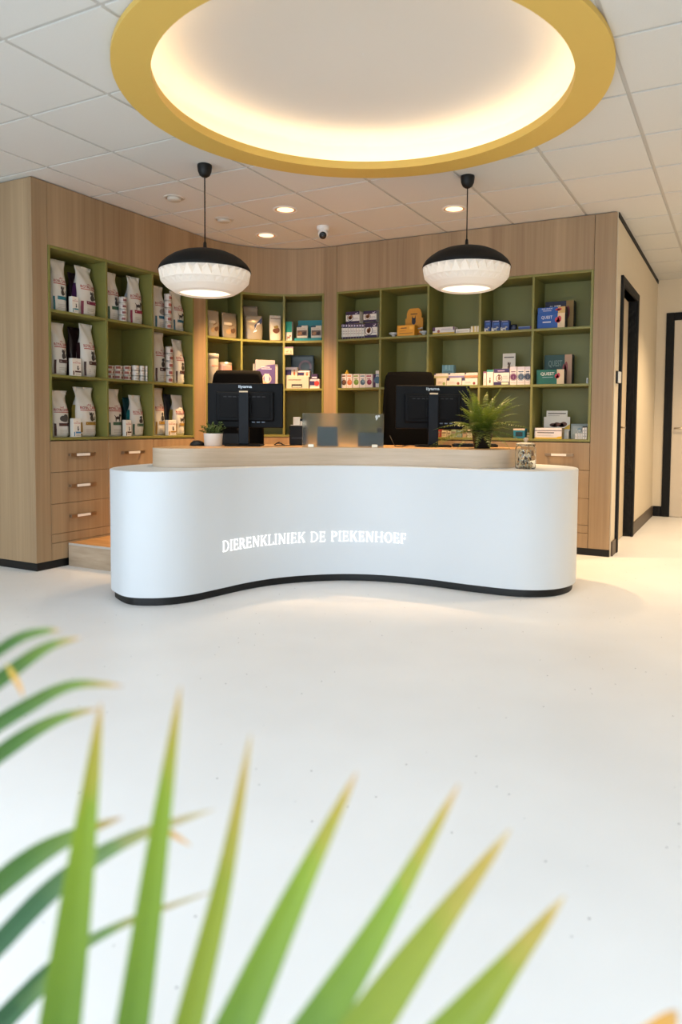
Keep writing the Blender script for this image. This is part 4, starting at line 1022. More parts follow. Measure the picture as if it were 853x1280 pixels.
tag(tin('food_tin', 0.0332, 0.0485, '#cfc8c0', [(-85, 85, 0.7, 0.8, '#9a9098'), (-60, -5, 0.25, 0.62, '#7d4a4a'), (8, 60, 0.2, 0.6, '#8a8a94')], (-4.441, 4.344, 1.9711), 104), 'third tin of the stack between green and crimson bags', 'tin', 'tins between the food bags')
tag(tin('food_tin', 0.0332, 0.0485, '#cfc8c0', [(-85, 85, 0.7, 0.8, '#9a9098'), (-60, -5, 0.25, 0.62, '#7d4a4a'), (8, 60, 0.2, 0.6, '#8a8a94')], (-4.441, 4.344, 2.0203), 111), 'top tin of the stack between green and crimson bags', 'tin', 'tins between the food bags')
tag(tin('food_tin', 0.0322, 0.0603, '#d6cbc0', [(-85, 85, 0.72, 0.82, '#8f8a86'), (-60, 0, 0.2, 0.62, '#9a5a4e'), (8, 65, 0.2, 0.6, '#4a6a7c')], (-4.440, 4.865, 1.8725), 90), 'bottom tin of the slim tower between the blue banded bags', 'tin', 'tins between the food bags')
tag(tin('food_tin', 0.0322, 0.0603, '#d6cbc0', [(-85, 85, 0.72, 0.82, '#8f8a86'), (-60, 0, 0.2, 0.62, '#9a5a4e'), (8, 65, 0.2, 0.6, '#4a6a7c')], (-4.440, 4.865, 1.9336), 97), 'second tin of the slim tower between the blue banded bags', 'tin', 'tins between the food bags')
tag(tin('food_tin', 0.0322, 0.0603, '#d6cbc0', [(-85, 85, 0.72, 0.82, '#8f8a86'), (-60, 0, 0.2, 0.62, '#9a5a4e'), (8, 65, 0.2, 0.6, '#4a6a7c')], (-4.440, 4.865, 1.9947), 104), 'third tin of the slim tower between the blue banded bags', 'tin', 'tins between the food bags')
tag(tin('food_tin', 0.0322, 0.0603, '#d6cbc0', [(-85, 85, 0.72, 0.82, '#8f8a86'), (-60, 0, 0.2, 0.62, '#9a5a4e'), (8, 65, 0.2, 0.6, '#4a6a7c')], (-4.440, 4.865, 2.0558), 111), 'fourth tin of the slim tower between the blue banded bags', 'tin', 'tins between the food bags')
tag(tin('food_tin', 0.0322, 0.0603, '#d6cbc0', [(-85, 85, 0.72, 0.82, '#8f8a86'), (-60, 0, 0.2, 0.62, '#9a5a4e'), (8, 65, 0.2, 0.6, '#4a6a7c')], (-4.440, 4.865, 2.1169), 118), 'top tin of the slim tower between the blue banded bags', 'tin', 'tins between the food bags')
tag(tin('food_tin', 0.0324, 0.0627, '#d6cbc0', [(-85, 85, 0.72, 0.82, '#8f8a86'), (-60, 0, 0.2, 0.62, '#8a4a42'), (8, 65, 0.2, 0.6, '#6a5f58')], (-4.440, 4.876, 1.4085), 90), 'bottom tin of the slim tower between the brown banded bags', 'tin', 'tins between the food bags')
tag(tin('food_tin', 0.0324, 0.0627, '#d6cbc0', [(-85, 85, 0.72, 0.82, '#8f8a86'), (-60, 0, 0.2, 0.62, '#8a4a42'), (8, 65, 0.2, 0.6, '#6a5f58')], (-4.440, 4.876, 1.4720), 97), 'second tin of the slim tower between the brown banded bags', 'tin', 'tins between the food bags')
tag(tin('food_tin', 0.0324, 0.0627, '#d6cbc0', [(-85, 85, 0.72, 0.82, '#8f8a86'), (-60, 0, 0.2, 0.62, '#8a4a42'), (8, 65, 0.2, 0.6, '#6a5f58')], (-4.440, 4.876, 1.5355), 104), 'third tin of the slim tower between the brown banded bags', 'tin', 'tins between the food bags')
tag(tin('food_tin', 0.0324, 0.0627, '#d6cbc0', [(-85, 85, 0.72, 0.82, '#8f8a86'), (-60, 0, 0.2, 0.62, '#8a4a42'), (8, 65, 0.2, 0.6, '#6a5f58')], (-4.440, 4.876, 1.5990), 111), 'fourth tin of the slim tower between the brown banded bags', 'tin', 'tins between the food bags')
tag(tin('food_tin', 0.0324, 0.0627, '#d6cbc0', [(-85, 85, 0.72, 0.82, '#8f8a86'), (-60, 0, 0.2, 0.62, '#8a4a42'), (8, 65, 0.2, 0.6, '#6a5f58')], (-4.440, 4.876, 1.6625), 118), 'top tin of the slim tower between the brown banded bags', 'tin', 'tins between the food bags')
tag(tin('food_tin', 0.0396, 0.0359, '#ded6cc', [(-75, -20, 0.25, 0.8, '#8a4c3e'), (0, 55, 0.25, 0.75, '#7a3a30'), (-20, 0, 0.3, 0.5, '#c9b9a8')], (-4.495, 4.243, 1.4085), 90), 'bottom tin of the left brown-banded stack in the centre cell', 'tin', 'brown banded tins in the centre cell')
tag(tin('food_tin', 0.0396, 0.0359, '#ded6cc', [(-75, -20, 0.25, 0.8, '#8a4c3e'), (0, 55, 0.25, 0.75, '#7a3a30'), (-20, 0, 0.3, 0.5, '#c9b9a8')], (-4.495, 4.243, 1.4452), 97), 'middle tin of the left brown-banded stack in the centre cell', 'tin', 'brown banded tins in the centre cell')
tag(tin('food_tin', 0.0396, 0.0359, '#ded6cc', [(-75, -20, 0.25, 0.8, '#8a4c3e'), (0, 55, 0.25, 0.75, '#7a3a30'), (-20, 0, 0.3, 0.5, '#c9b9a8')], (-4.495, 4.243, 1.4818), 104), 'top tin of the left brown-banded stack in the centre cell', 'tin', 'brown banded tins in the centre cell')
tag(tin('food_tin', 0.0415, 0.0375, '#ded6cc', [(-75, -20, 0.25, 0.8, '#8a4c3e'), (0, 55, 0.25, 0.75, '#7a3a30'), (-20, 0, 0.3, 0.5, '#c9b9a8')], (-4.497, 4.335, 1.4085), 90), 'bottom tin of the middle brown-banded stack in the centre cell', 'tin', 'brown banded tins in the centre cell')
tag(tin('food_tin', 0.0415, 0.0375, '#ded6cc', [(-75, -20, 0.25, 0.8, '#8a4c3e'), (0, 55, 0.25, 0.75, '#7a3a30'), (-20, 0, 0.3, 0.5, '#c9b9a8')], (-4.497, 4.335, 1.4468), 97), 'middle tin of the middle brown-banded stack in the centre cell', 'tin', 'brown banded tins in the centre cell')
tag(tin('food_tin', 0.0415, 0.0375, '#ded6cc', [(-75, -20, 0.25, 0.8, '#8a4c3e'), (0, 55, 0.25, 0.75, '#7a3a30'), (-20, 0, 0.3, 0.5, '#c9b9a8')], (-4.497, 4.335, 1.4851), 104), 'top tin of the middle brown-banded stack in the centre cell', 'tin', 'brown banded tins in the centre cell')
tag(tin('food_tin', 0.0393, 0.0391, '#ded6cc', [(-75, -20, 0.25, 0.8, '#8a4c3e'), (0, 55, 0.25, 0.75, '#7a3a30'), (-20, 0, 0.3, 0.5, '#c9b9a8')], (-4.494, 4.427, 1.4085), 90), 'bottom tin of the right brown-banded stack in the centre cell', 'tin', 'brown banded tins in the centre cell')
tag(tin('food_tin', 0.0393, 0.0391, '#ded6cc', [(-75, -20, 0.25, 0.8, '#8a4c3e'), (0, 55, 0.25, 0.75, '#7a3a30'), (-20, 0, 0.3, 0.5, '#c9b9a8')], (-4.494, 4.427, 1.4484), 97), 'middle tin of the right brown-banded stack in the centre cell', 'tin', 'brown banded tins in the centre cell')
tag(tin('food_tin', 0.0393, 0.0391, '#ded6cc', [(-75, -20, 0.25, 0.8, '#8a4c3e'), (0, 55, 0.25, 0.75, '#7a3a30'), (-20, 0, 0.3, 0.5, '#c9b9a8')], (-4.494, 4.427, 1.4883), 104), 'top tin of the right brown-banded stack in the centre cell', 'tin', 'brown banded tins in the centre cell')
tag(tin('food_tin', 0.0309, 0.0422, '#e2dcd4', [(-40, 40, 0.35, 0.5, '#b4a7a0')], (-4.476, 4.507, 1.4085), 90), 'bottom tin of the left plain white stack in the centre cell', 'tin', 'plain white tins in the centre cell')
tag(tin('food_tin', 0.0309, 0.0422, '#e2dcd4', [(-40, 40, 0.35, 0.5, '#b4a7a0')], (-4.476, 4.507, 1.4515), 97), 'middle tin of the left plain white stack in the centre cell', 'tin', 'plain white tins in the centre cell')
tag(tin('food_tin', 0.0309, 0.0422, '#e2dcd4', [(-40, 40, 0.35, 0.5, '#b4a7a0')], (-4.476, 4.507, 1.4946), 104), 'top tin of the left plain white stack in the centre cell', 'tin', 'plain white tins in the centre cell')
tag(tin('food_tin', 0.0245, 0.0430, '#e2dcd4', [(-40, 40, 0.35, 0.5, '#b4a7a0')], (-4.469, 4.573, 1.4085), 90), 'bottom tin of the middle plain white stack in the centre cell', 'tin', 'plain white tins in the centre cell')
tag(tin('food_tin', 0.0245, 0.0430, '#e2dcd4', [(-40, 40, 0.35, 0.5, '#b4a7a0')], (-4.469, 4.573, 1.4523), 97), 'middle tin of the middle plain white stack in the centre cell', 'tin', 'plain white tins in the centre cell')
tag(tin('food_tin', 0.0245, 0.0430, '#e2dcd4', [(-40, 40, 0.35, 0.5, '#b4a7a0')], (-4.469, 4.573, 1.4960), 104), 'top tin of the middle plain white stack in the centre cell', 'tin', 'plain white tins in the centre cell')
tag(tin('food_tin', 0.0104, 0.0435, '#e2dcd4', [(-40, 40, 0.35, 0.5, '#b4a7a0')], (-4.455, 4.615, 1.4085), 90), 'bottom tin of the right plain white stack in the centre cell', 'tin', 'plain white tins in the centre cell')
tag(tin('food_tin', 0.0104, 0.0435, '#e2dcd4', [(-40, 40, 0.35, 0.5, '#b4a7a0')], (-4.455, 4.615, 1.4528), 97), 'middle tin of the right plain white stack in the centre cell', 'tin', 'plain white tins in the centre cell')
tag(tin('food_tin', 0.0104, 0.0435, '#e2dcd4', [(-40, 40, 0.35, 0.5, '#b4a7a0')], (-4.455, 4.615, 1.4970), 104), 'top tin of the right plain white stack in the centre cell', 'tin', 'plain white tins in the centre cell')
tag(bag('treat_bag', 0.130, 0.247, 0.050, '#a89a86', [('g', [(0.08, 0.1), (0.92, 0.1), (0.92, 0.5), (0.7, 0.56), (0.4, 0.46), (0.08, 0.4)], '#7d5f46'), ('p', 'blob', 0.2, 0.15, 0.35, 0.28, '#a78762'), ('p', 'blob', 0.5, 0.2, 0.36, 0.26, '#5e4532'), ('r', 0.1, 0.52, 0.6, 0.62, '#c9bba6')], kind='pouch', metal=0.35, rough=0.3, loc=(-4.445, 5.476, 1.8725), rot=73.6), 'silver treat bag with brown print, beside the wooden post', 'treat bag', 'treat bags in the curved unit')
tag(bag('treat_bag', 0.172, 0.245, 0.050, '#9c8e7a', [('g', [(0.08, 0.1), (0.92, 0.1), (0.92, 0.5), (0.7, 0.56), (0.4, 0.46), (0.08, 0.4)], '#7d5f46'), ('p', 'blob', 0.2, 0.15, 0.35, 0.28, '#a78762'), ('p', 'blob', 0.5, 0.2, 0.36, 0.26, '#5e4532'), ('r', 0.1, 0.52, 0.6, 0.62, '#c9bba6')], kind='pouch', metal=0.35, rough=0.3, loc=(-4.394, 5.652, 1.8725), rot=73.6), 'silver treat bag with brown print, its top folded, second from the post', 'treat bag', 'treat bags in the curved unit')
tag(bag('treat_bag', 0.150, 0.346, 0.050, '#8f8476', [('r', 0.1, 0.3, 0.9, 0.36, '#8a7a68')], kind='pouch', metal=0.35, rough=0.3, loc=(-4.335, 5.915, 1.8725), rot=45), 'tall silver treat bag standing behind the blue printed one', 'treat bag', 'treat bags in the curved unit')
tag(bag('treat_bag', 0.168, 0.241, 0.060, '#9a8f7e', [('g', [(0.05, 0.1), (0.5, 0.3), (0.98, 0.75), (0.98, 0.95), (0.6, 0.66), (0.05, 0.35)], '#2b3c66'), ('g', [(0.42, 0.3), (0.62, 0.36), (0.84, 0.72), (0.7, 0.68)], '#d8d4dc')], kind='pouch', metal=0.35, rough=0.3, loc=(-4.259, 5.871, 1.8725), rot=45), 'silver treat bag with a blue slash print', 'treat bag', 'treat bags in the curved unit')
tag(bag('treat_bag', 0.118, 0.252, 0.050, '#cfc4b4', [('r', 0.06, 0.86, 0.94, 0.9, '#8d7a66'), ('p', 'blob', 0.25, 0.28, 0.6, 0.3, '#6a3f2a'), ('p', 'blob', 0.35, 0.48, 0.4, 0.16, '#8f7a3a')], kind='pouch', metal=0.05, rough=0.5, loc=(-4.107, 6.016, 1.8725), rot=45), 'cream treat bag with brown dog print, by the divider', 'treat bag', 'treat bags in the curved unit')
tag(carton('treat_box', 0.064, 0.193, 0.050, '#e4ddd1', [('r', 0, 0.46, 1, 1, '#1f8f7c'), ('p', 'dog', 0.2, 0.08, 0.7, 0.32, '#9a5a48'), ('r', 0, 0, 1, 0.05, '#c9bda8')], loc=(-3.991, 6.092, 1.8725), rot=16.5), 'small teal and white treat box beside the teal tray', 'box')
tag(display('treat_tray', [(0, 0), (1, 0), (1, 1), (0, 1)], 0.275, 0.218, 0.140, '#1d7f86', [('r', 0, 0, .06, .28, '#1a7078'), ('r', .94, 0, 1, .28, '#1a7078')], tray=.16, inner='#14555a', loc=(-3.812, 6.182, 1.8725), rot=16.5), 'wide teal cardboard display tray on the curved unit', 'display tray')
tag(carton('treat_packet', 0.110, 0.121, 0.025, '#d8cdbb', [('r', 0.0, 0.86, 0.45, 1, '#2d4a5a'), ('r', 0.05, 0.18, 0.95, 0.62, '#6d5444'), ('p', 'blob', 0.1, 0.2, 0.4, 0.36, '#a8754a'), ('p', 'blob', 0.5, 0.22, 0.4, 0.36, '#3a2a24'), ('l', 0.1, 0.68, 0.9, 0.82, 2, '#b4a48e')], loc=(-3.865, 6.132, 1.9050), rot=16.5), 'white treat packet in the teal tray, nearer the small teal box', 'treat packet', 'treat packets in the teal tray')
tag(carton('treat_packet', 0.105, 0.118, 0.025, '#d8cdbb', [('r', 0.0, 0.86, 0.45, 1, '#2d4a5a'), ('r', 0.05, 0.18, 0.95, 0.62, '#6d5444'), ('p', 'blob', 0.1, 0.2, 0.4, 0.36, '#a8754a'), ('p', 'blob', 0.5, 0.22, 0.4, 0.36, '#3a2a24'), ('l', 0.1, 0.68, 0.9, 0.82, 2, '#b4a48e')], loc=(-3.727, 6.173, 1.9050), rot=16.5), 'white treat packet in the teal tray, nearer the wooden post', 'treat packet', 'treat packets in the teal tray')
tub((-4.484, 5.503, 1.4085), 0.068, 0.310, 73, 'white plastic tub with dark cat print on the curved unit')
tag(tin('round_tin', 0.0675, 0.2371, '#dcb2a4', [(-50, 50, .45, .85, '#c98a80'), (-50, 50, .1, .3, '#e2d2c4')], (-4.438, 5.644, 1.4085), 73, lid='#d9c8bc'), 'pale pink round tin next to the white tub', 'tin')
tag(carton('leaflet_box', 0.195, 0.278, 0.030, '#a9a1a6', [('g', [(0, 0), (1, 0), (1, 0.86), (0.6, 0.82), (0.0, 0.62)], '#5b4a86'), ('l', 0.3, 0.66, 0.82, 0.78, 2, '#d8d0e6'), ('r', 0.46, 0.2, 0.7, 0.52, '#c7b9d0'), ('o', 0.58, 0.34, 0.16, 0.13, '#e2c9b4'), ('p', 'blob', 0.1, 0.0, 0.5, 0.3, '#d9a98a')], loc=(-4.191, 5.960, 1.4085), rot=45), 'purple leaflet stand with a white pill bottle picture', 'box')
tag(carton('leaflet_box', 0.248, 0.242, 0.030, '#b4ada8', [('r', .85, .1, .95, .9, '#c9c0c4')], loc=(-4.212, 5.995, 1.4085), rot=45), 'plain white box behind the purple leaflet stand', 'box')
tag(bag('treat_bag', 0.240, 0.337, 0.060, '#5f6f78', [('r', 0.05, 0.42, 0.45, 0.62, '#33425a'), ('o', 0.62, 0.66, 0.2, 0.14, '#8a7a88'), ('p', 'dog', 0.3, 0.1, 0.5, 0.34, '#9ab0bc'), ('p', 'blob', 0.62, 0.35, 0.3, 0.3, '#3a4656')], kind='pouch', metal=0.1, rough=0.4, loc=(-3.924, 6.232, 1.4085), rot=16.5), 'grey blue treat bag standing behind the small purple boxes', 'treat bag', 'treat bags in the curved unit')
tag(carton('medicine_box', 0.237, 0.120, 0.100, '#bdb5a9', [('l', 0.12, 0.62, 0.68, 0.8, 1, '#6a6258'), ('r', 0.26, 0.08, 0.72, 0.36, '#2e2a2c'), ('r', 0.3, 0.12, 0.68, 0.2, '#d8d2ca')], loc=(-3.915, 6.141, 1.4085), rot=16.5), 'flat white box with black panel under two purple boxes', 'box')
tag(carton('medicine_box', 0.118, 0.091, 0.050, '#bdb5a9', [('r', 0.0, 0.15, 0.5, 0.72, '#2e2256'), ('p', 'sit', 0.58, 0.1, 0.36, 0.8, '#b8643a'), ('r', 0, 0.74, 1, 1, '#d9d0d4')], loc=(-3.976, 6.118, 1.5289), rot=16.5), 'small purple and white box stacked on the flat white box, by the divider', 'box', 'small purple boxes in the curved unit')
tag(carton('medicine_box', 0.121, 0.055, 0.050, '#bdb5a9', [('r', 0.0, 0.15, 0.5, 0.72, '#2e2256'), ('p', 'sit', 0.58, 0.1, 0.36, 0.8, '#b8643a'), ('r', 0, 0.74, 1, 1, '#d9d0d4')], loc=(-3.852, 6.154, 1.5289), rot=16.5), 'small purple and white box stacked on the flat white box, under the grey bag', 'box', 'small purple boxes in the curved unit')
tag(carton('medicine_box', 0.097, 0.092, 0.070, '#c9b8c4', [('r', .0, .35, .5, .8, '#2e2256'), ('c', .72, .55, .28, '#b5332a'), ('r', 0, 0, 1, .2, '#ddd2cc')], loc=(-3.744, 6.186, 1.4085), rot=16.5), 'small purple box with red dot beside the wooden post', 'box')
tag(carton('medicine_box', 0.061, 0.051, 0.050, '#3a2450', [('r', .1, .2, .9, .45, '#cfc4d6')], loc=(-3.749, 6.185, 1.5013), rot=16.5), 'dark purple box on top of the box with red dot', 'box')
tag(carton('price_card', 0.089, 0.077, 0.002, '#b9ac95', [('r', 0, .82, 1, 1, '#7a6880'), ('p', 'dog', .15, .25, .35, .4, '#8a7a6a'), ('p', 'sit', .6, .25, .3, .4, '#8a7a6a'), ('l', .1, .06, .9, .2, 1, '#8a7a6a')], loc=(-3.948, 6.015, 1.7350), rot=16.5), 'small cream card hanging from the upper shelf edge by the divider', 'card')
tag(carton('medicine_box', 0.010, 0.150, 0.120, '#e4ddd1', [('r', 0, 0.74, 1, 1, '#33203f'), ('r', 0, 0, 1, 0.16, '#33203f'), ('r', 0.2, 0.82, 0.7, 0.95, '#cfc4d6'), ('l', 0.15, 0.3, 0.85, 0.6, 2, '#b9a8a0')], loc=(-3.434, 6.220, 1.8725), rot=0), 'first slim purple and white box counted from the curved corner', 'box', 'slim purple boxes in the first bay')
tag(carton('medicine_box', 0.028, 0.149, 0.120, '#e4ddd1', [('r', 0, 0.74, 1, 1, '#33203f'), ('r', 0, 0, 1, 0.16, '#33203f'), ('r', 0.2, 0.82, 0.7, 0.95, '#cfc4d6'), ('l', 0.15, 0.3, 0.85, 0.6, 2, '#b9a8a0')], loc=(-3.413, 6.220, 1.8725), rot=0), 'second slim purple and white box counted from the curved corner', 'box', 'slim purple boxes in the first bay')
tag(carton('medicine_box', 0.028, 0.147, 0.120, '#e4ddd1', [('r', 0, 0.74, 1, 1, '#33203f'), ('r', 0, 0, 1, 0.16, '#33203f'), ('r', 0.2, 0.82, 0.7, 0.95, '#cfc4d6'), ('l', 0.15, 0.3, 0.85, 0.6, 2, '#b9a8a0')], loc=(-3.383, 6.220, 1.8725), rot=0), 'third slim purple and white box counted from the curved corner', 'box', 'slim purple boxes in the first bay')
tag(carton('medicine_box', 0.027, 0.145, 0.120, '#e4ddd1', [('r', 0, 0.74, 1, 1, '#33203f'), ('r', 0, 0, 1, 0.16, '#33203f'), ('r', 0.2, 0.82, 0.7, 0.95, '#cfc4d6'), ('l', 0.15, 0.3, 0.85, 0.6, 2, '#b9a8a0')], loc=(-3.353, 6.220, 1.8725), rot=0), 'fourth slim purple and white box counted from the curved corner', 'box', 'slim purple boxes in the first bay')
tag(carton('medicine_box', 0.027, 0.144, 0.120, '#e4ddd1', [('r', 0, 0.74, 1, 1, '#33203f'), ('r', 0, 0, 1, 0.16, '#33203f'), ('r', 0.2, 0.82, 0.7, 0.95, '#cfc4d6'), ('l', 0.15, 0.3, 0.85, 0.6, 2, '#b9a8a0')], loc=(-3.324, 6.220, 1.8725), rot=0), 'fifth slim purple and white box counted from the curved corner', 'box', 'slim purple boxes in the first bay')
tag(carton('medicine_box', 0.027, 0.142, 0.120, '#e4ddd1', [('r', 0, 0.74, 1, 1, '#33203f'), ('r', 0, 0, 1, 0.16, '#33203f'), ('r', 0.2, 0.82, 0.7, 0.95, '#cfc4d6'), ('l', 0.15, 0.3, 0.85, 0.6, 2, '#b9a8a0')], loc=(-3.295, 6.220, 1.8725), rot=0), 'sixth slim purple and white box counted from the curved corner', 'box', 'slim purple boxes in the first bay')
tag(carton('medicine_box', 0.027, 0.140, 0.120, '#e4ddd1', [('r', 0, 0.74, 1, 1, '#33203f'), ('r', 0, 0, 1, 0.16, '#33203f'), ('r', 0.2, 0.82, 0.7, 0.95, '#cfc4d6'), ('l', 0.15, 0.3, 0.85, 0.6, 2, '#b9a8a0')], loc=(-3.265, 6.220, 1.8725), rot=0), 'seventh slim purple and white box counted from the curved corner', 'box', 'slim purple boxes in the first bay')
tag(carton('medicine_box', 0.027, 0.139, 0.120, '#e4ddd1', [('r', 0, 0.74, 1, 1, '#33203f'), ('r', 0, 0, 1, 0.16, '#33203f'), ('r', 0.2, 0.82, 0.7, 0.95, '#cfc4d6'), ('l', 0.15, 0.3, 0.85, 0.6, 2, '#b9a8a0')], loc=(-3.236, 6.220, 1.8725), rot=0), 'eighth slim purple and white box counted from the curved corner', 'box', 'slim purple boxes in the first bay')
tag(carton('medicine_box', 0.027, 0.137, 0.120, '#e4ddd1', [('r', 0, 0.74, 1, 1, '#33203f'), ('r', 0, 0, 1, 0.16, '#33203f'), ('r', 0.2, 0.82, 0.7, 0.95, '#cfc4d6'), ('l', 0.15, 0.3, 0.85, 0.6, 2, '#b9a8a0')], loc=(-3.207, 6.220, 1.8725), rot=0), 'ninth slim purple and white box counted from the curved corner', 'box', 'slim purple boxes in the first bay')
tag(carton('medicine_box', 0.131, 0.143, 0.120, '#e4ddd1', [('r', 0, 0.72, 1, 1, '#33203f'), ('r', 0, 0, 1, 0.2, '#33203f'), ('p', 'blob', 0.16, 0.3, 0.34, 0.5, '#8a5a34'), ('o', 0.33, 0.5, 0.3, 0.26, '#33203f'), ('l', 0.55, 0.3, 0.95, 0.5, 2, '#b4a6a8'), ('p', 'dog', 0.66, 0.72, 0.26, 0.26, '#c9c0cc')], loc=(-3.123, 6.220, 1.8725), rot=0), 'purple and white box with brown dog picture, end of the slim row', 'box')
tag(carton('medicine_box', 0.148, 0.113, 0.080, '#e4ddd1', [('r', 0, 0.72, 1, 1, '#33203f'), ('r', 0, 0, 1, 0.2, '#33203f'), ('p', 'blob', 0.16, 0.3, 0.34, 0.5, '#8a5a34'), ('o', 0.33, 0.5, 0.3, 0.26, '#33203f'), ('l', 0.55, 0.3, 0.95, 0.5, 2, '#b4a6a8'), ('p', 'dog', 0.66, 0.72, 0.26, 0.26, '#c9c0cc')], loc=(-3.330, 6.220, 2.0235), rot=0), 'purple and white box on top of the slim boxes, nearer the curve', 'box', 'purple boxes on top of the slim row')
tag(carton('medicine_box', 0.138, 0.104, 0.080, '#e4ddd1', [('r', 0, 0.72, 1, 1, '#33203f'), ('r', 0, 0, 1, 0.2, '#33203f'), ('p', 'blob', 0.16, 0.3, 0.34, 0.5, '#8a5a34'), ('o', 0.33, 0.5, 0.3, 0.26, '#33203f'), ('l', 0.55, 0.3, 0.95, 0.5, 2, '#b4a6a8'), ('p', 'dog', 0.66, 0.72, 0.26, 0.26, '#c9c0cc')], loc=(-3.144, 6.220, 2.0275), rot=0), 'purple and white box on top of the dog picture box', 'box', 'purple boxes on top of the slim row')
tag(carton('medicine_box', 0.027, 0.285, 0.080, '#b49a86', [('r', .1, .3, .9, .6, '#7a5a48')], loc=(-3.126, 6.360, 1.8725), rot=0), 'tan box half hidden behind the first divider', 'box')
tag(carton('medicine_box', 0.173, 0.100, 0.080, '#e29a24', [('l', 0.12, 0.2, 0.9, 0.34, 1, '#8a5216'), ('l', 0.15, 0.42, 0.5, 0.54, 1, '#b87420'), ('r', 0.72, 0.6, 0.92, 0.85, '#f0b13c'), ('l', 0.22, 0.64, 0.56, 0.84, 1, '#7a4a18')], loc=(-2.760, 6.190, 1.8725), rot=0), 'low orange box in front of the orange display', 'box')
tag(display('counter_display', [(0, 0), (1, 0), (1, .66), (.92, .66), (.92, .8), (.86, .92), (.74, .99), (.26, .99), (.14, .92), (.08, .8), (.08, .66), (0, .66)], 0.178, 0.275, 0.060, '#d68f1f', [('p', 'face', 0.3, 0.42, 0.36, 0.34, '#2a2430'), ('l', 0.3, 0.76, 0.68, 0.84, 1, '#5a3a1c'), ('r', 0.0, 0.28, 1, 0.32, '#d9cbb0'), ('g', [(0.0, 0.32), (0.35, 0.27), (0.65, 0.27), (1, 0.32), (1, 0.35), (0.65, 0.3), (0.35, 0.3), (0, 0.35)], '#e6dccb'), ('r', 0.02, 0.0, 0.98, 0.26, '#a86420')], tray=.3, inner='#7a4a18', loc=(-2.742, 6.275, 1.8725), rot=0), 'tall orange counter display with a black dog head', 'display')
dish((-2.910, 6.210, 1.8725), 0.043, 0.044, 'small white dish on a foot, beside the low orange box')
dish((-2.604, 6.210, 1.8725), 0.041, 0.043, 'small white dish on a foot, beside the third divider')
tag(carton('medicine_box', 0.209, 0.065, 0.090, '#e2d6cc', [('r', 0, 0, 1, .28, '#d8b03a'), ('r', 0, .5, .12, 1, '#5a3050'), ('r', .94, .55, 1, 1, '#5a3050'), ('c', .28, .45, .2, '#b06a5a'), ('l', .4, .5, .9, .8, 2, '#b9a9b0')], loc=(-2.399, 6.215, 1.8725), rot=0), 'flat white box with yellow base strip in the third bay', 'box')
tag(carton('medicine_box', 0.131, 0.040, 0.090, '#e8ddd0', [('l', .1, .3, .9, .7, 1, '#cbbcaa')], loc=(-2.217, 6.215, 1.8725), rot=0), 'plain flat white box in the middle of the third bay', 'box')
tag(carton('medicine_box', 0.075, 0.032, 0.090, '#e8ddc8', [('r', .3, 0, .5, 1, '#c9a848'), ('r', .7, 0, .8, 1, '#c9a848')], loc=(-2.104, 6.205, 1.8725), rot=0), 'lower white and yellow packet beside the fourth divider', 'box', 'white and yellow packets')
tag(carton('medicine_box', 0.072, 0.024, 0.090, '#e8ddc8', [('r', .25, 0, .45, 1, '#c9a848'), ('r', .68, 0, .8, 1, '#c9a848')], loc=(-2.102, 6.205, 1.9050), rot=0), 'upper white and yellow packet beside the fourth divider', 'box', 'white and yellow packets')
tag(carton('medicine_box', 0.056, 0.101, 0.060, '#28427c', [('r', 0, 0.86, 1, 1, '#2a2050'), ('l', 0.15, 0.86, 0.85, 0.98, 1, '#b9b4cc'), ('p', 'dog', 0.1, 0.06, 0.75, 0.5, '#d8d0c8'), ('g', [(0.0, 0.0), (0.4, 0), (0.0, 0.4)], '#e0d9d0'), ('r', 0.3, 0.6, 0.9, 0.75, '#3c62a8')], loc=(-1.990, 6.200, 1.8725), rot=0), 'upright blue box with pale dog print, by the divider', 'box', 'upright blue boxes')
tag(carton('medicine_box', 0.074, 0.097, 0.060, '#28427c', [('r', 0, 0.86, 1, 1, '#2a2050'), ('l', 0.15, 0.86, 0.85, 0.98, 1, '#b9b4cc'), ('p', 'dog', 0.1, 0.06, 0.75, 0.5, '#d8d0c8'), ('g', [(0.0, 0.0), (0.4, 0), (0.0, 0.4)], '#e0d9d0'), ('r', 0.3, 0.6, 0.9, 0.75, '#3c62a8')], loc=(-1.916, 6.200, 1.8725), rot=0), 'upright blue box with pale dog print, middle of three', 'box', 'upright blue boxes')
tag(carton('medicine_box', 0.073, 0.092, 0.060, '#28427c', [('r', 0, 0.86, 1, 1, '#2a2050'), ('l', 0.15, 0.86, 0.85, 0.98, 1, '#b9b4cc'), ('p', 'dog', 0.1, 0.06, 0.75, 0.5, '#d8d0c8'), ('g', [(0.0, 0.0), (0.4, 0), (0.0, 0.4)], '#e0d9d0'), ('r', 0.3, 0.6, 0.9, 0.75, '#3c62a8')], loc=(-1.836, 6.200, 1.8725), rot=0), 'upright blue box with pale dog print, by the dark tin', 'box', 'upright blue boxes')
tag(tin('round_tin', 0.0280, 0.0551, '#1c1f33', [(-50, 50, .3, .6, '#3a3f5a')], (-1.767, 6.210, 1.8725), 0, lid='#23263a'), 'short dark navy tin beside the upright blue boxes', 'tin')
tag(carton('medicine_box', 0.111, 0.031, 0.070, '#3a4f86', [('r', 0, .8, 1, 1, '#7a8ab4'), ('r', 0, 0, 1, .2, '#c9bca0'), ('r', .88, 0, 1, 1, '#5a3050')], loc=(-1.660, 6.205, 1.8725), rot=0), 'flat blue box beside the fifth divider', 'box')
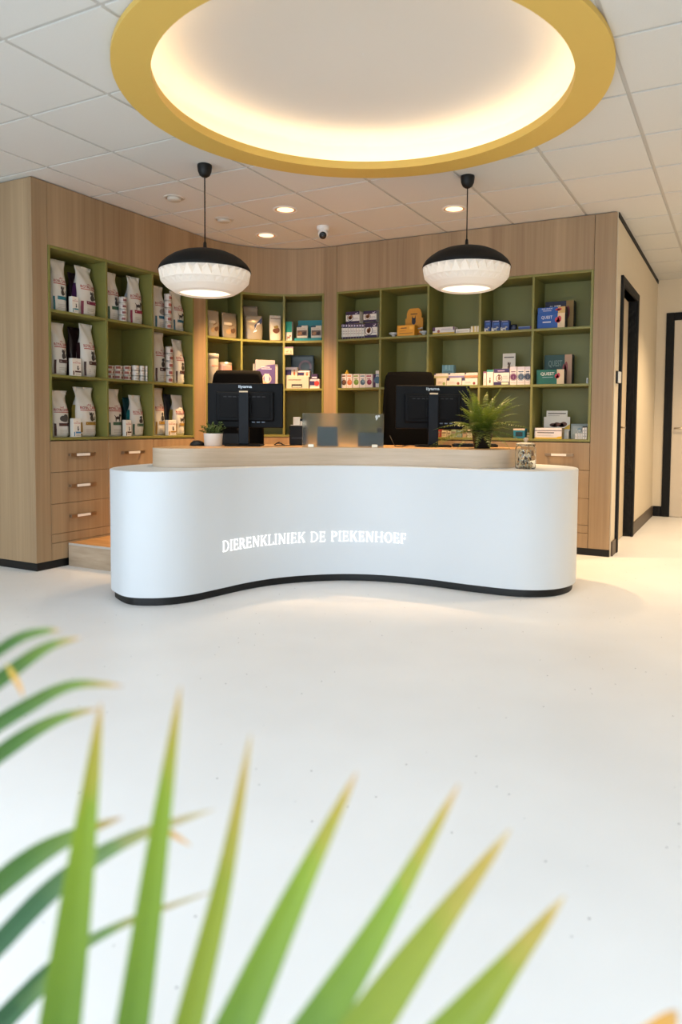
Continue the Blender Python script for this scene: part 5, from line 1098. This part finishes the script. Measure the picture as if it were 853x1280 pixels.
tag(carton('supplement_box', 0.229, 0.124, 0.100, '#1d4f9a', [('r', 0.74, 0, 1, 1, '#e2c39a'), ('p', 'blob', 0.64, 0.32, 0.24, 0.6, '#c23a48'), ('t', 'QUEST', 0.15, 0.62, 0.4, 0.24, '#c9c6d4'), ('l', 0.2, 0.34, 0.5, 0.54, 1, '#c9c6d4')], right=[('r', 0, 0, 1, 1, '#20242c')], loc=(-1.439, 6.210, 1.8725), rot=0), 'lower long blue supplement box with red hand print', 'box', 'long blue supplement boxes')
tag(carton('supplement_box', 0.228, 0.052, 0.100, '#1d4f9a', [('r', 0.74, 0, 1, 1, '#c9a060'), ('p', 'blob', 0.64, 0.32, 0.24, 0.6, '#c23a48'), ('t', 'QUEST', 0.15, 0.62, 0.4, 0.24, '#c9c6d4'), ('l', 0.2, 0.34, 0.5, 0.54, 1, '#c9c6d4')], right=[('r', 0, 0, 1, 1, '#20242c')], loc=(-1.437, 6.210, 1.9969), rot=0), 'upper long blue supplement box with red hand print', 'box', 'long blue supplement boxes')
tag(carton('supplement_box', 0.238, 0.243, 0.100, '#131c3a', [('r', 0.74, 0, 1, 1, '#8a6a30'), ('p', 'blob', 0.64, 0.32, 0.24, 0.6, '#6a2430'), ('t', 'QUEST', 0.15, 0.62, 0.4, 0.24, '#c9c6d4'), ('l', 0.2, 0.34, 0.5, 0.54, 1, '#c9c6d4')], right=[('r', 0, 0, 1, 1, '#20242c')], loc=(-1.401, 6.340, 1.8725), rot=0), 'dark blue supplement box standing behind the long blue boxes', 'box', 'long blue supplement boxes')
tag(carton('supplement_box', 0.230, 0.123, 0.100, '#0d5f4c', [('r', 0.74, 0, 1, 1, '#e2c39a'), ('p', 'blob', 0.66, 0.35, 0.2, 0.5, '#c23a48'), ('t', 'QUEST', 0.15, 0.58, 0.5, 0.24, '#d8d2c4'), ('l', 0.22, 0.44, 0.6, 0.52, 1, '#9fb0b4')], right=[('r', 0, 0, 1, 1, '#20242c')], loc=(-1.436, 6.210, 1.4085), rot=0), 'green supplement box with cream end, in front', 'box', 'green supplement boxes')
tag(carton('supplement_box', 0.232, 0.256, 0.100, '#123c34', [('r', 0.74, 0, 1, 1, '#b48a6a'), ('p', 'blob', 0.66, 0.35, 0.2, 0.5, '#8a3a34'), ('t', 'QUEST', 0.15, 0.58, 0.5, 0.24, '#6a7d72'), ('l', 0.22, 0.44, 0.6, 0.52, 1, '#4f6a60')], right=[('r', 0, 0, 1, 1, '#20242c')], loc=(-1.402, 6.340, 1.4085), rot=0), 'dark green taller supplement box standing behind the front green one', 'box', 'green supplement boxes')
tag(carton('medicine_box', 0.013, 0.047, 0.040, '#ddd8ce', [('r', .35, .25, .8, .75, '#8f9a98')], loc=(-1.134, 6.180, 1.4085), rot=0), 'tiny white box in the corner beside the green supplement boxes', 'box')
tag(carton('medicine_box', 0.057, 0.135, 0.060, '#e8dace', [('c', 0.52, 0.4, 0.2, '#5a3a26'), ('c', 0.6, 0.46, 0.1, '#7a4a2c'), ('r', 0.1, 0.8, 0.8, 0.9, '#7a4a2c'), ('r', 0.2, 0.62, 0.7, 0.68, '#7a4a2c'), ('l', 0.05, 0.06, 0.95, 0.12, 1, '#c9a8a0')], loc=(-3.411, 6.190, 1.4085), rot=0), 'small white box with a round brown picture', 'box', 'white boxes with round pictures')
tag(carton('medicine_box', 0.059, 0.134, 0.060, '#e8dace', [('c', 0.52, 0.4, 0.2, '#c9683a'), ('c', 0.6, 0.46, 0.1, '#d98a5a'), ('r', 0.1, 0.8, 0.8, 0.9, '#d98a5a'), ('r', 0.2, 0.62, 0.7, 0.68, '#d98a5a'), ('l', 0.05, 0.06, 0.95, 0.12, 1, '#c9a8a0')], loc=(-3.349, 6.190, 1.4085), rot=0), 'small white box with a round orange picture', 'box', 'white boxes with round pictures')
tag(carton('medicine_box', 0.068, 0.132, 0.060, '#e8dace', [('c', 0.52, 0.4, 0.2, '#6f8a2c'), ('c', 0.6, 0.46, 0.1, '#8aa04a'), ('r', 0.1, 0.8, 0.8, 0.9, '#8aa04a'), ('r', 0.2, 0.62, 0.7, 0.68, '#8aa04a'), ('l', 0.05, 0.06, 0.95, 0.12, 1, '#c9a8a0')], loc=(-3.277, 6.190, 1.4085), rot=0), 'small white box with a round green picture', 'box', 'white boxes with round pictures')
tag(carton('medicine_box', 0.063, 0.130, 0.060, '#e8dace', [('c', 0.52, 0.4, 0.2, '#41586a'), ('c', 0.6, 0.46, 0.1, '#7f96a0'), ('r', 0.1, 0.8, 0.8, 0.9, '#7f96a0'), ('r', 0.2, 0.62, 0.7, 0.68, '#7f96a0'), ('l', 0.05, 0.06, 0.95, 0.12, 1, '#c9a8a0')], loc=(-3.207, 6.190, 1.4085), rot=0), 'small white box with a round grey blue picture', 'box', 'white boxes with round pictures')
tag(carton('medicine_box', 0.069, 0.128, 0.060, '#e8dace', [('c', 0.52, 0.4, 0.2, '#8a1f3a'), ('c', 0.6, 0.46, 0.1, '#b04a5a'), ('r', 0.1, 0.8, 0.8, 0.9, '#b04a5a'), ('r', 0.2, 0.62, 0.7, 0.68, '#b04a5a'), ('l', 0.05, 0.06, 0.95, 0.12, 1, '#c9a8a0')], loc=(-3.137, 6.190, 1.4085), rot=0), 'small white box with a round dark red picture', 'box', 'white boxes with round pictures')
tag(carton('medicine_box', 0.019, 0.124, 0.060, '#4a2040', [('r', .1, .4, .9, .6, '#8a6a80')], loc=(-3.089, 6.200, 1.4085), rot=0), 'thin dark purple box next to the dark red picture box', 'box')
tag(carton('medicine_box', 0.042, 0.158, 0.060, '#dcd5cc', [('c', .5, .45, .22, '#4a6a80'), ('r', 0, .7, 1, .8, '#7a94a4')], loc=(-3.049, 6.190, 1.4085), rot=0), 'tall white box with grey blue circle beside the first divider', 'box')
bottle((-3.395, 6.195, 1.5447), 0.018, 0.036, 'tiny yellow bottle on top of the white picture boxes')
tag(carton('medicine_box', 0.014, 0.077, 0.050, '#c9b07a', [('r', .1, .3, .9, .6, '#5a4a3a')], loc=(-2.973, 6.205, 1.4085), rot=0), 'small tan box partly behind the chair in the second bay', 'box')
tag(carton('medicine_box', 0.098, 0.073, 0.100, '#e6dad0', [('r', 0, 0, 1, 0.12, '#8fa05a'), ('c', 0.78, 0.32, 0.18, '#9aa86a'), ('l', 0.3, 0.5, 0.7, 0.6, 1, '#b9aeb4'), ('l', 0.2, 0.3, 0.6, 0.55, 2, '#cbb9b4')], loc=(-2.407, 6.200, 1.4085), rot=0), 'lower white box with green dot in the third bay', 'box', 'white boxes in the third bay')
tag(carton('medicine_box', 0.139, 0.071, 0.100, '#e6dad0', [('r', 0, 0, 1, 0.12, '#8fa05a'), ('c', 0.78, 0.32, 0.18, '#8a4a3a'), ('r', 0, 0.7, 0.2, 1, '#4a4460'), ('l', 0.2, 0.3, 0.6, 0.55, 2, '#cbb9b4')], loc=(-2.284, 6.200, 1.4085), rot=0), 'lower white box with brown dot in the middle in the third bay', 'box', 'white boxes in the third bay')
tag(carton('medicine_box', 0.144, 0.067, 0.100, '#e6dad0', [('r', 0, 0, 1, 0.12, '#8fa05a'), ('c', 0.78, 0.32, 0.18, '#8a3a3a'), ('r', 0, 0.7, 0.2, 1, '#4a4460'), ('l', 0.2, 0.3, 0.6, 0.55, 2, '#cbb9b4')], loc=(-2.138, 6.200, 1.4085), rot=0), 'lower white box with dark red dot beside the divider in the third bay', 'box', 'white boxes in the third bay')
tag(carton('medicine_box', 0.131, 0.040, 0.100, '#e4d8cc', [('r', 0.0, 0.0, 1, 0.42, '#b9b48a'), ('r', 0, 0.7, 0.12, 1, '#4a4460'), ('l', 0.2, 0.6, 0.8, 0.8, 1, '#c9bcb4')], loc=(-2.410, 6.205, 1.4828), rot=0), 'upper white box with olive stripe in the third bay', 'box', 'white boxes in the third bay')
tag(carton('medicine_box', 0.150, 0.040, 0.100, '#e4d8cc', [('r', 0.0, 0.0, 1, 0.42, '#8f86ac'), ('r', 0, 0.7, 0.12, 1, '#4a4460'), ('l', 0.2, 0.6, 0.8, 0.8, 1, '#c9bcb4')], loc=(-2.264, 6.205, 1.4828), rot=0), 'upper white box with lilac stripe in the third bay', 'box', 'white boxes in the third bay')
tag(carton('medicine_box', 0.120, 0.040, 0.100, '#e4d8cc', [('r', 0.0, 0.0, 1, 0.42, '#c08a62'), ('r', 0, 0.7, 0.12, 1, '#4a4460'), ('l', 0.2, 0.6, 0.8, 0.8, 1, '#c9bcb4')], loc=(-2.126, 6.205, 1.4828), rot=0), 'upper white box with orange stripe in the third bay', 'box', 'white boxes in the third bay')
tag(carton('medicine_box', 0.111, 0.075, 0.060, '#4a7286', [('r', .1, .1, .9, .3, '#3a5a70'), ('r', .3, .5, .4, 1, '#6a90a0'), ('r', .6, .4, .7, 1, '#5f8698')], loc=(-2.356, 6.210, 1.5238), rot=0), 'blue box on top of the white boxes in the third bay', 'box')
tag(carton('medicine_box', 0.028, 0.121, 0.070, '#e6dcd2', [('r', 0, .9, 1, 1, '#8a5a78'), ('p', 'sit', .4, .2, .4, .35, '#a8a09a')], loc=(-2.004, 6.195, 1.4085), rot=0), 'white box with mauve top edge and grey animal beside the divider', 'box')
tag(carton('medicine_box', 0.059, 0.135, 0.070, '#e6dcd2', [('r', 0, .86, 1, 1, '#3f8f86'), ('p', 'sit', .25, .14, .5, .45, '#7a4a36')], loc=(-1.955, 6.190, 1.4085), rot=0), 'white box with teal top edge and brown dog picture', 'box')
tag(carton('medicine_box', 0.137, 0.141, 0.090, '#e4dad0', [('r', 0, 0.76, 1, 1, '#3a2a58'), ('l', 0.25, 0.8, 0.7, 0.94, 1, '#c4a8c4'), ('r', 0, 0, 1, 0.2, '#3a2a58'), ('r', 0.5, 0.04, 0.95, 0.16, '#d8d8b8'), ('p', 'cat', 0.18, 0.3, 0.34, 0.44, '#8a6a4a'), ('o', 0.35, 0.42, 0.2, 0.17, '#5a3a58'), ('l', 0.6, 0.35, 0.95, 0.6, 2, '#c9bcb8')], loc=(-1.851, 6.195, 1.4085), rot=0), 'purple and white box with cat picture below the white display', 'box')
tag(display('counter_display', [(0, 0), (1, 0), (1, .5), (.88, .56), (.88, 1), (.12, 1), (.12, .56), (0, .5)], 0.150, 0.285, 0.050, '#d2cdc2', [('l', 0.2, 0.84, 0.8, 0.92, 1, '#4a4440'), ('p', 'cat', 0.28, 0.48, 0.46, 0.3, '#5a4636'), ('r', 0, 0.36, 1, 0.4, '#8a7a88'), ('l', 0.2, 0.42, 0.8, 0.48, 1, '#a89c94')], tray=.3, inner='#4a4440', loc=(-1.832, 6.285, 1.4085), rot=0), 'white die-cut counter display with a brown cat picture', 'display')
tag(carton('medicine_box', 0.057, 0.156, 0.070, '#e6dcd6', [('c', 0.52, 0.44, 0.17, '#6a2a58'), ('o', 0.52, 0.44, 0.21, 0.19, '#6a2a58'), ('p', 'sit', 0.42, 0.34, 0.2, 0.2, '#b9a8a4'), ('r', 0.15, 0.7, 0.85, 0.75, '#6a2a58'), ('r', 0, 0.84, 1, 1, '#cdc4cc'), ('l', 0.1, 0.1, 0.9, 0.17, 1, '#cbaaa8')], loc=(-1.749, 6.190, 1.4085), rot=0), 'white box with round purple emblem in the fourth bay', 'box', 'white boxes with round emblems')
tag(carton('medicine_box', 0.064, 0.154, 0.070, '#e6dcd6', [('c', 0.52, 0.44, 0.17, '#46586e'), ('o', 0.52, 0.44, 0.21, 0.19, '#46586e'), ('p', 'sit', 0.42, 0.34, 0.2, 0.2, '#b9a8a4'), ('r', 0.15, 0.7, 0.85, 0.75, '#46586e'), ('r', 0, 0.84, 1, 1, '#cdc4cc'), ('l', 0.1, 0.1, 0.9, 0.17, 1, '#cbaaa8')], loc=(-1.683, 6.190, 1.4085), rot=0), 'white box with round grey blue emblem in the fourth bay', 'box', 'white boxes with round emblems')
tag(carton('medicine_box', 0.043, 0.153, 0.070, '#e6dcd6', [('c', 0.52, 0.44, 0.17, '#2f3a52'), ('o', 0.52, 0.44, 0.21, 0.19, '#2f3a52'), ('p', 'sit', 0.42, 0.34, 0.2, 0.2, '#b9a8a4'), ('r', 0.15, 0.7, 0.85, 0.75, '#2f3a52'), ('r', 0, 0.84, 1, 1, '#cdc4cc'), ('l', 0.1, 0.1, 0.9, 0.17, 1, '#cbaaa8')], loc=(-1.625, 6.190, 1.4085), rot=0), 'white box with round navy emblem in the fourth bay', 'box', 'white boxes with round emblems')
tag(carton('medicine_box', 0.031, 0.067, 0.060, '#a8423a', [('r', .1, .5, .9, .75, '#8a7a6a'), ('l', .15, .15, .85, .4, 2, '#a8957a')], loc=(-2.427, 6.200, 0.9525), rot=0), 'small red box on the bottom shelf under the second monitor', 'box', 'small boxes under the second monitor')
tag(carton('medicine_box', 0.046, 0.060, 0.060, '#d8c8a8', [('r', .1, .5, .9, .75, '#8a7a6a'), ('l', .15, .15, .85, .4, 2, '#a8957a')], loc=(-2.380, 6.200, 0.9525), rot=0), 'small cream box on the bottom shelf under the second monitor', 'box', 'small boxes under the second monitor')
tag(carton('medicine_box', 0.031, 0.053, 0.060, '#c9bda0', [('r', .1, .5, .9, .75, '#8a7a6a'), ('l', .15, .15, .85, .4, 2, '#a8957a')], loc=(-2.334, 6.200, 0.9525), rot=0), 'small sand box on the bottom shelf under the second monitor', 'box', 'small boxes under the second monitor')
tag(carton('medicine_box', 0.046, 0.068, 0.060, '#9aa88a', [('r', .1, .5, .9, .75, '#8a7a6a'), ('l', .15, .15, .85, .4, 2, '#a8957a')], loc=(-2.288, 6.200, 0.9525), rot=0), 'small sage box on the bottom shelf under the second monitor', 'box', 'small boxes under the second monitor')
tag(carton('medicine_box', 0.045, 0.062, 0.060, '#7f9a94', [('r', .1, .5, .9, .75, '#8a7a6a'), ('l', .15, .15, .85, .4, 2, '#a8957a')], loc=(-2.235, 6.200, 0.9525), rot=0), 'small teal grey box on the bottom shelf under the second monitor', 'box', 'small boxes under the second monitor')
tag(carton('medicine_box', 0.037, 0.055, 0.060, '#c4a58a', [('r', .1, .5, .9, .75, '#8a7a6a'), ('l', .15, .15, .85, .4, 2, '#a8957a')], loc=(-2.186, 6.200, 0.9525), rot=0), 'small tan box on the bottom shelf under the second monitor', 'box', 'small boxes under the second monitor')
tag(carton('medicine_box', 0.045, 0.070, 0.060, '#d8cdb4', [('r', .1, .5, .9, .75, '#8a7a6a'), ('l', .15, .15, .85, .4, 2, '#a8957a')], loc=(-2.138, 6.200, 0.9525), rot=0), 'small pale box on the bottom shelf under the second monitor', 'box', 'small boxes under the second monitor')
tag(carton('medicine_box', 0.101, 0.083, 0.070, '#1f7390', [('r', 0, 0.82, 1, 1, '#e2cbb4'), ('g', [(0.2, 0.2), (0.8, 0.2), (0.8, 0.62), (0.62, 0.66), (0.38, 0.66), (0.2, 0.62)], '#17303a')], loc=(-1.691, 6.195, 0.9525), rot=0), 'blue box with dark cut-out and cream lid behind the biscuit jar', 'box')
tag(tin('round_tin', 0.0160, 0.0479, '#6a7a5a', [(-50, 50, .3, .6, '#b9a888')], (-1.620, 6.200, 0.9525), 0), 'short olive tin beside the blue box behind the jar', 'tin')
tag(carton('supplement_box', 0.227, 0.091, 0.090, '#e8dcd8', [('r', 0, 0, 1, 0.12, '#d9b030'), ('l', 0.1, 0.46, 0.72, 0.66, 1, '#3a2a26'), ('r', 0, 0.72, 1, 0.78, '#5a4440'), ('l', 0.1, 0.24, 0.7, 0.38, 2, '#b9aeb0'), ('g', [(0.72, 0), (1, 0), (1, 0.25), (0.86, 0.2)], '#e0b420')], right=[('r', 0, 0, 1, 1, '#b59a6a'), ('r', 0, 0.6, 1, 1, '#c4ad80')], loc=(-1.442, 6.195, 0.9525), rot=0), 'wide white supplement box with yellow base, in front', 'box')
tag(display('counter_display', [(0, 0), (1, 0), (1, .78), (.9, .78), (.9, 1), (.1, 1), (.1, .78), (0, .78)], 0.222, 0.238, 0.060, '#d8d6ce', [('p', 'blob', 0.22, 0.4, 0.42, 0.22, '#5a3628'), ('p', 'blob', 0.48, 0.4, 0.42, 0.24, '#6a4030'), ('l', 0.16, 0.86, 0.84, 0.94, 1, '#3a302c'), ('l', 0.16, 0.8, 0.6, 0.84, 1, '#9a948c'), ('g', [(0.72, 0.33), (1, 0.33), (1, 0.52), (0.9, 0.46)], '#d9b030'), ('r', 0, 0.33, 1, 0.345, '#b9b4a8')], tray=.3, inner='#5a4a3a', loc=(-1.405, 6.280, 0.9525), rot=0), 'white die-cut display with brown chews picture behind the white supplement box', 'display')
tag(carton('medicine_box', 0.141, 0.128, 0.060, '#8f9a96', [('r', .1, .3, .9, .85, '#a5afad'), ('c', .5, .6, .14, '#7f9aa4'), ('p', 'dog', .3, .4, .5, .4, '#c9cfce')], loc=(-1.210, 6.310, 0.9525), rot=0), 'grey box behind the slim white boxes in the corner bay', 'box')
tag(carton('medicine_box', 0.020, 0.046, 0.060, '#dcd8d4', [('l', 0.2, 0.15, 0.8, 0.85, 3, '#9a9aa0')], loc=(-1.212, 6.190, 0.9525), rot=0), 'shorter slim white box closest to the wide supplement box', 'box', 'slim white boxes in the corner bay')
tag(carton('medicine_box', 0.017, 0.047, 0.060, '#dcd8d4', [('l', 0.2, 0.15, 0.8, 0.85, 3, '#9a9aa0')], loc=(-1.191, 6.190, 0.9525), rot=0), 'shorter slim white box, middle one of the three', 'box', 'slim white boxes in the corner bay')
tag(carton('medicine_box', 0.017, 0.047, 0.060, '#dcd8d4', [('l', 0.2, 0.15, 0.8, 0.85, 3, '#9a9aa0')], loc=(-1.172, 6.190, 0.9525), rot=0), 'shorter slim white box touching the taller pair', 'box', 'slim white boxes in the corner bay')
tag(carton('medicine_box', 0.018, 0.096, 0.060, '#dcd8d4', [('l', 0.2, 0.15, 0.8, 0.85, 3, '#9a9aa0')], loc=(-1.153, 6.190, 0.9525), rot=0), 'taller slim white box touching the shorter ones', 'box', 'slim white boxes in the corner bay')
tag(carton('medicine_box', 0.015, 0.097, 0.060, '#dcd8d4', [('l', 0.2, 0.15, 0.8, 0.85, 3, '#9a9aa0')], loc=(-1.134, 6.190, 0.9525), rot=0), 'taller slim white box beside the end panel', 'box', 'slim white boxes in the corner bay')
tag(carton('medicine_box', 0.030, 0.106, 0.040, '#1c1a1c', [('r', .2, .3, .8, .6, '#4a4a4e')], loc=(-1.161, 6.250, 0.9525), rot=0), 'small black box behind the taller slim white boxes', 'box')
FRONDS = [
 ([(-0.645, 0.398, 0.122), (-0.577, 0.395, 0.227), (-0.537, 0.397, 0.288), (-0.490, 0.423, 0.309), (-0.446, 0.436, 0.335), (-0.424, 0.437, 0.361), (-0.381, 0.461, 0.388), (-0.338, 0.474, 0.420), (-0.289, 0.502, 0.447), (-0.232, 0.522, 0.471), (-0.174, 0.553, 0.484)], [([(-0.537, 0.397, 0.288), (-0.549, 0.424, 0.374), (-0.556, 0.456, 0.499), (-0.561, 0.490, 0.652), (-0.569, 0.522, 0.785)], 0.0409, 'g'),
  ([(-0.490, 0.423, 0.309), (-0.491, 0.456, 0.404), (-0.495, 0.488, 0.500), (-0.495, 0.526, 0.668), (-0.498, 0.560, 0.802)], 0.0334, 'g'),
  ([(-0.446, 0.436, 0.335), (-0.446, 0.469, 0.414), (-0.441, 0.505, 0.509), (-0.430, 0.546, 0.635), (-0.427, 0.583, 0.759)], 0.0284, 'y'),
  ([(-0.424, 0.437, 0.361), (-0.416, 0.475, 0.446), (-0.395, 0.518, 0.517), (-0.364, 0.569, 0.619), (-0.327, 0.622, 0.726)], 0.0398, 'g'),
  ([(-0.381, 0.461, 0.388), (-0.362, 0.504, 0.460), (-0.329, 0.553, 0.518), (-0.289, 0.607, 0.597), (-0.237, 0.669, 0.715)], 0.0383, 'g'),
  ([(-0.338, 0.474, 0.420), (-0.318, 0.516, 0.473), (-0.284, 0.565, 0.526), (-0.241, 0.620, 0.596), (-0.188, 0.681, 0.676)], 0.0406, 'y'),
  ([(-0.289, 0.502, 0.447), (-0.252, 0.549, 0.487), (-0.207, 0.600, 0.531), (-0.178, 0.643, 0.565), (-0.137, 0.693, 0.618)], 0.0374, 'y'),
  ([(-0.174, 0.553, 0.484), (-0.119, 0.600, 0.511), (-0.062, 0.648, 0.532), (-0.042, 0.676, 0.542), (-0.037, 0.696, 0.541)], 0.0249, 'o')]),
 ([(-0.787, 0.435, 0.091), (-0.839, 0.463, 0.264), (-0.858, 0.501, 0.493), (-0.834, 0.508, 0.594), (-0.831, 0.512, 0.646), (-0.828, 0.516, 0.688), (-0.826, 0.521, 0.735), (-0.820, 0.538, 0.779)], [([(-0.826, 0.521, 0.735), (-0.780, 0.536, 0.784), (-0.735, 0.550, 0.818), (-0.698, 0.559, 0.831), (-0.673, 0.561, 0.834)], 0.0129, 'd'),
  ([(-0.828, 0.516, 0.688), (-0.778, 0.529, 0.747), (-0.729, 0.540, 0.786), (-0.681, 0.550, 0.818), (-0.636, 0.557, 0.833)], 0.0182, 'd'),
  ([(-0.831, 0.512, 0.646), (-0.777, 0.527, 0.700), (-0.716, 0.545, 0.743), (-0.656, 0.561, 0.775), (-0.593, 0.577, 0.780)], 0.0182, 'd'),
  ([(-0.834, 0.508, 0.594), (-0.776, 0.525, 0.660), (-0.719, 0.541, 0.707), (-0.667, 0.553, 0.738), (-0.617, 0.563, 0.755)], 0.0192, 'd'),
  ([(-0.726, 0.531, 0.797), (-0.714, 0.529, 0.788), (-0.701, 0.528, 0.776), (-0.691, 0.525, 0.766)], 0.0062, 'o')]),
 ([(-0.759, 0.429, 0.116), (-0.804, 0.466, 0.200), (-0.802, 0.483, 0.273), (-0.798, 0.488, 0.319), (-0.784, 0.478, 0.409), (-0.760, 0.473, 0.495), (-0.763, 0.474, 0.539)], [([(-0.760, 0.473, 0.495), (-0.722, 0.490, 0.545), (-0.672, 0.513, 0.593), (-0.627, 0.533, 0.623), (-0.575, 0.556, 0.647)], 0.0260, 'd'),
  ([(-0.785, 0.478, 0.409), (-0.730, 0.499, 0.471), (-0.653, 0.533, 0.560), (-0.577, 0.564, 0.617), (-0.489, 0.602, 0.656)], 0.0237, 't'),
  ([(-0.798, 0.488, 0.319), (-0.737, 0.512, 0.383), (-0.667, 0.542, 0.459), (-0.597, 0.571, 0.510), (-0.497, 0.614, 0.557)], 0.0153, 't'),
  ([(-0.800, 0.484, 0.273), (-0.726, 0.514, 0.381), (-0.668, 0.533, 0.447), (-0.620, 0.546, 0.497)], 0.0198, 't'),
  ([(-0.551, 0.579, 0.634), (-0.532, 0.583, 0.627), (-0.509, 0.589, 0.616)], 0.0060, 'o')])]
palm((-0.695, 0.420, 0), FRONDS)

# ================================================================== light and camera
W = bpy.data.worlds.new('World'); sc.world = W; W.use_nodes = True
bg = W.node_tree.nodes['Background']; bg.inputs[0].default_value = (.75, .86, 1, 1); bg.inputs[1].default_value = 1.0
def hall_lamp(x, y, e):
    L = bpy.data.lights.new('hall_downlight', 'SPOT'); L.energy = e; L.color = (1, .74, .46); L.spot_size = R(120); L.spot_blend = .7; L.shadow_soft_size = .08
    o = bpy.data.objects.new('hall_downlight', L); col.objects.link(o); o.location = (x, y, CEIL - .03)
hall_lamp(.2, 7.7, 190); hall_lamp(.5, 5.8, 170); hall_lamp(1.9, 4.4, 90)

cam = bpy.data.cameras.new('Camera'); co = bpy.data.objects.new('Camera', cam); col.objects.link(co)
f_px, pitch, roll, yaw, pcx, pcy = 910.03, .0519017, .0072657, -.481538, 451.4, 576.55
cam.sensor_fit = 'AUTO'; cam.sensor_width = 36; cam.lens = 36 * f_px / 1280
cam.shift_x = (426.5 - pcx) / 1280; cam.shift_y = (pcy - 640) / 1280
c, s = math.cos(yaw), math.sin(yaw)
right = Vector((c, -s, 0)); fwd = Vector((s, c, 0)); up = Vector((0, 0, 1))
d = fwd * math.cos(pitch) - up * math.sin(pitch); u = fwd * math.sin(pitch) + up * math.cos(pitch)
r2 = right * math.cos(roll) + u * math.sin(roll); u2 = u * math.cos(roll) - right * math.sin(roll)
mt = Matrix((r2, u2, -d)).transposed().to_4x4(); mt.translation = (0, 0, 1.07); co.matrix_world = mt
cam.dof.use_dof = True; cam.dof.focus_distance = 5.7; cam.dof.aperture_fstop = 2.1
cam.clip_start = .05
sc.camera = co
vs = sc.view_settings; vs.view_transform = 'Standard'; vs.look = 'None'; vs.gamma = 1; vs.use_curve_mapping = False; vs.exposure = EXPO
sc.cycles.use_denoising = True
sc.cycles.max_bounces = 12; sc.cycles.transmission_bounces = 12; sc.cycles.diffuse_bounces = 5; sc.cycles.sample_clamp_indirect = 6
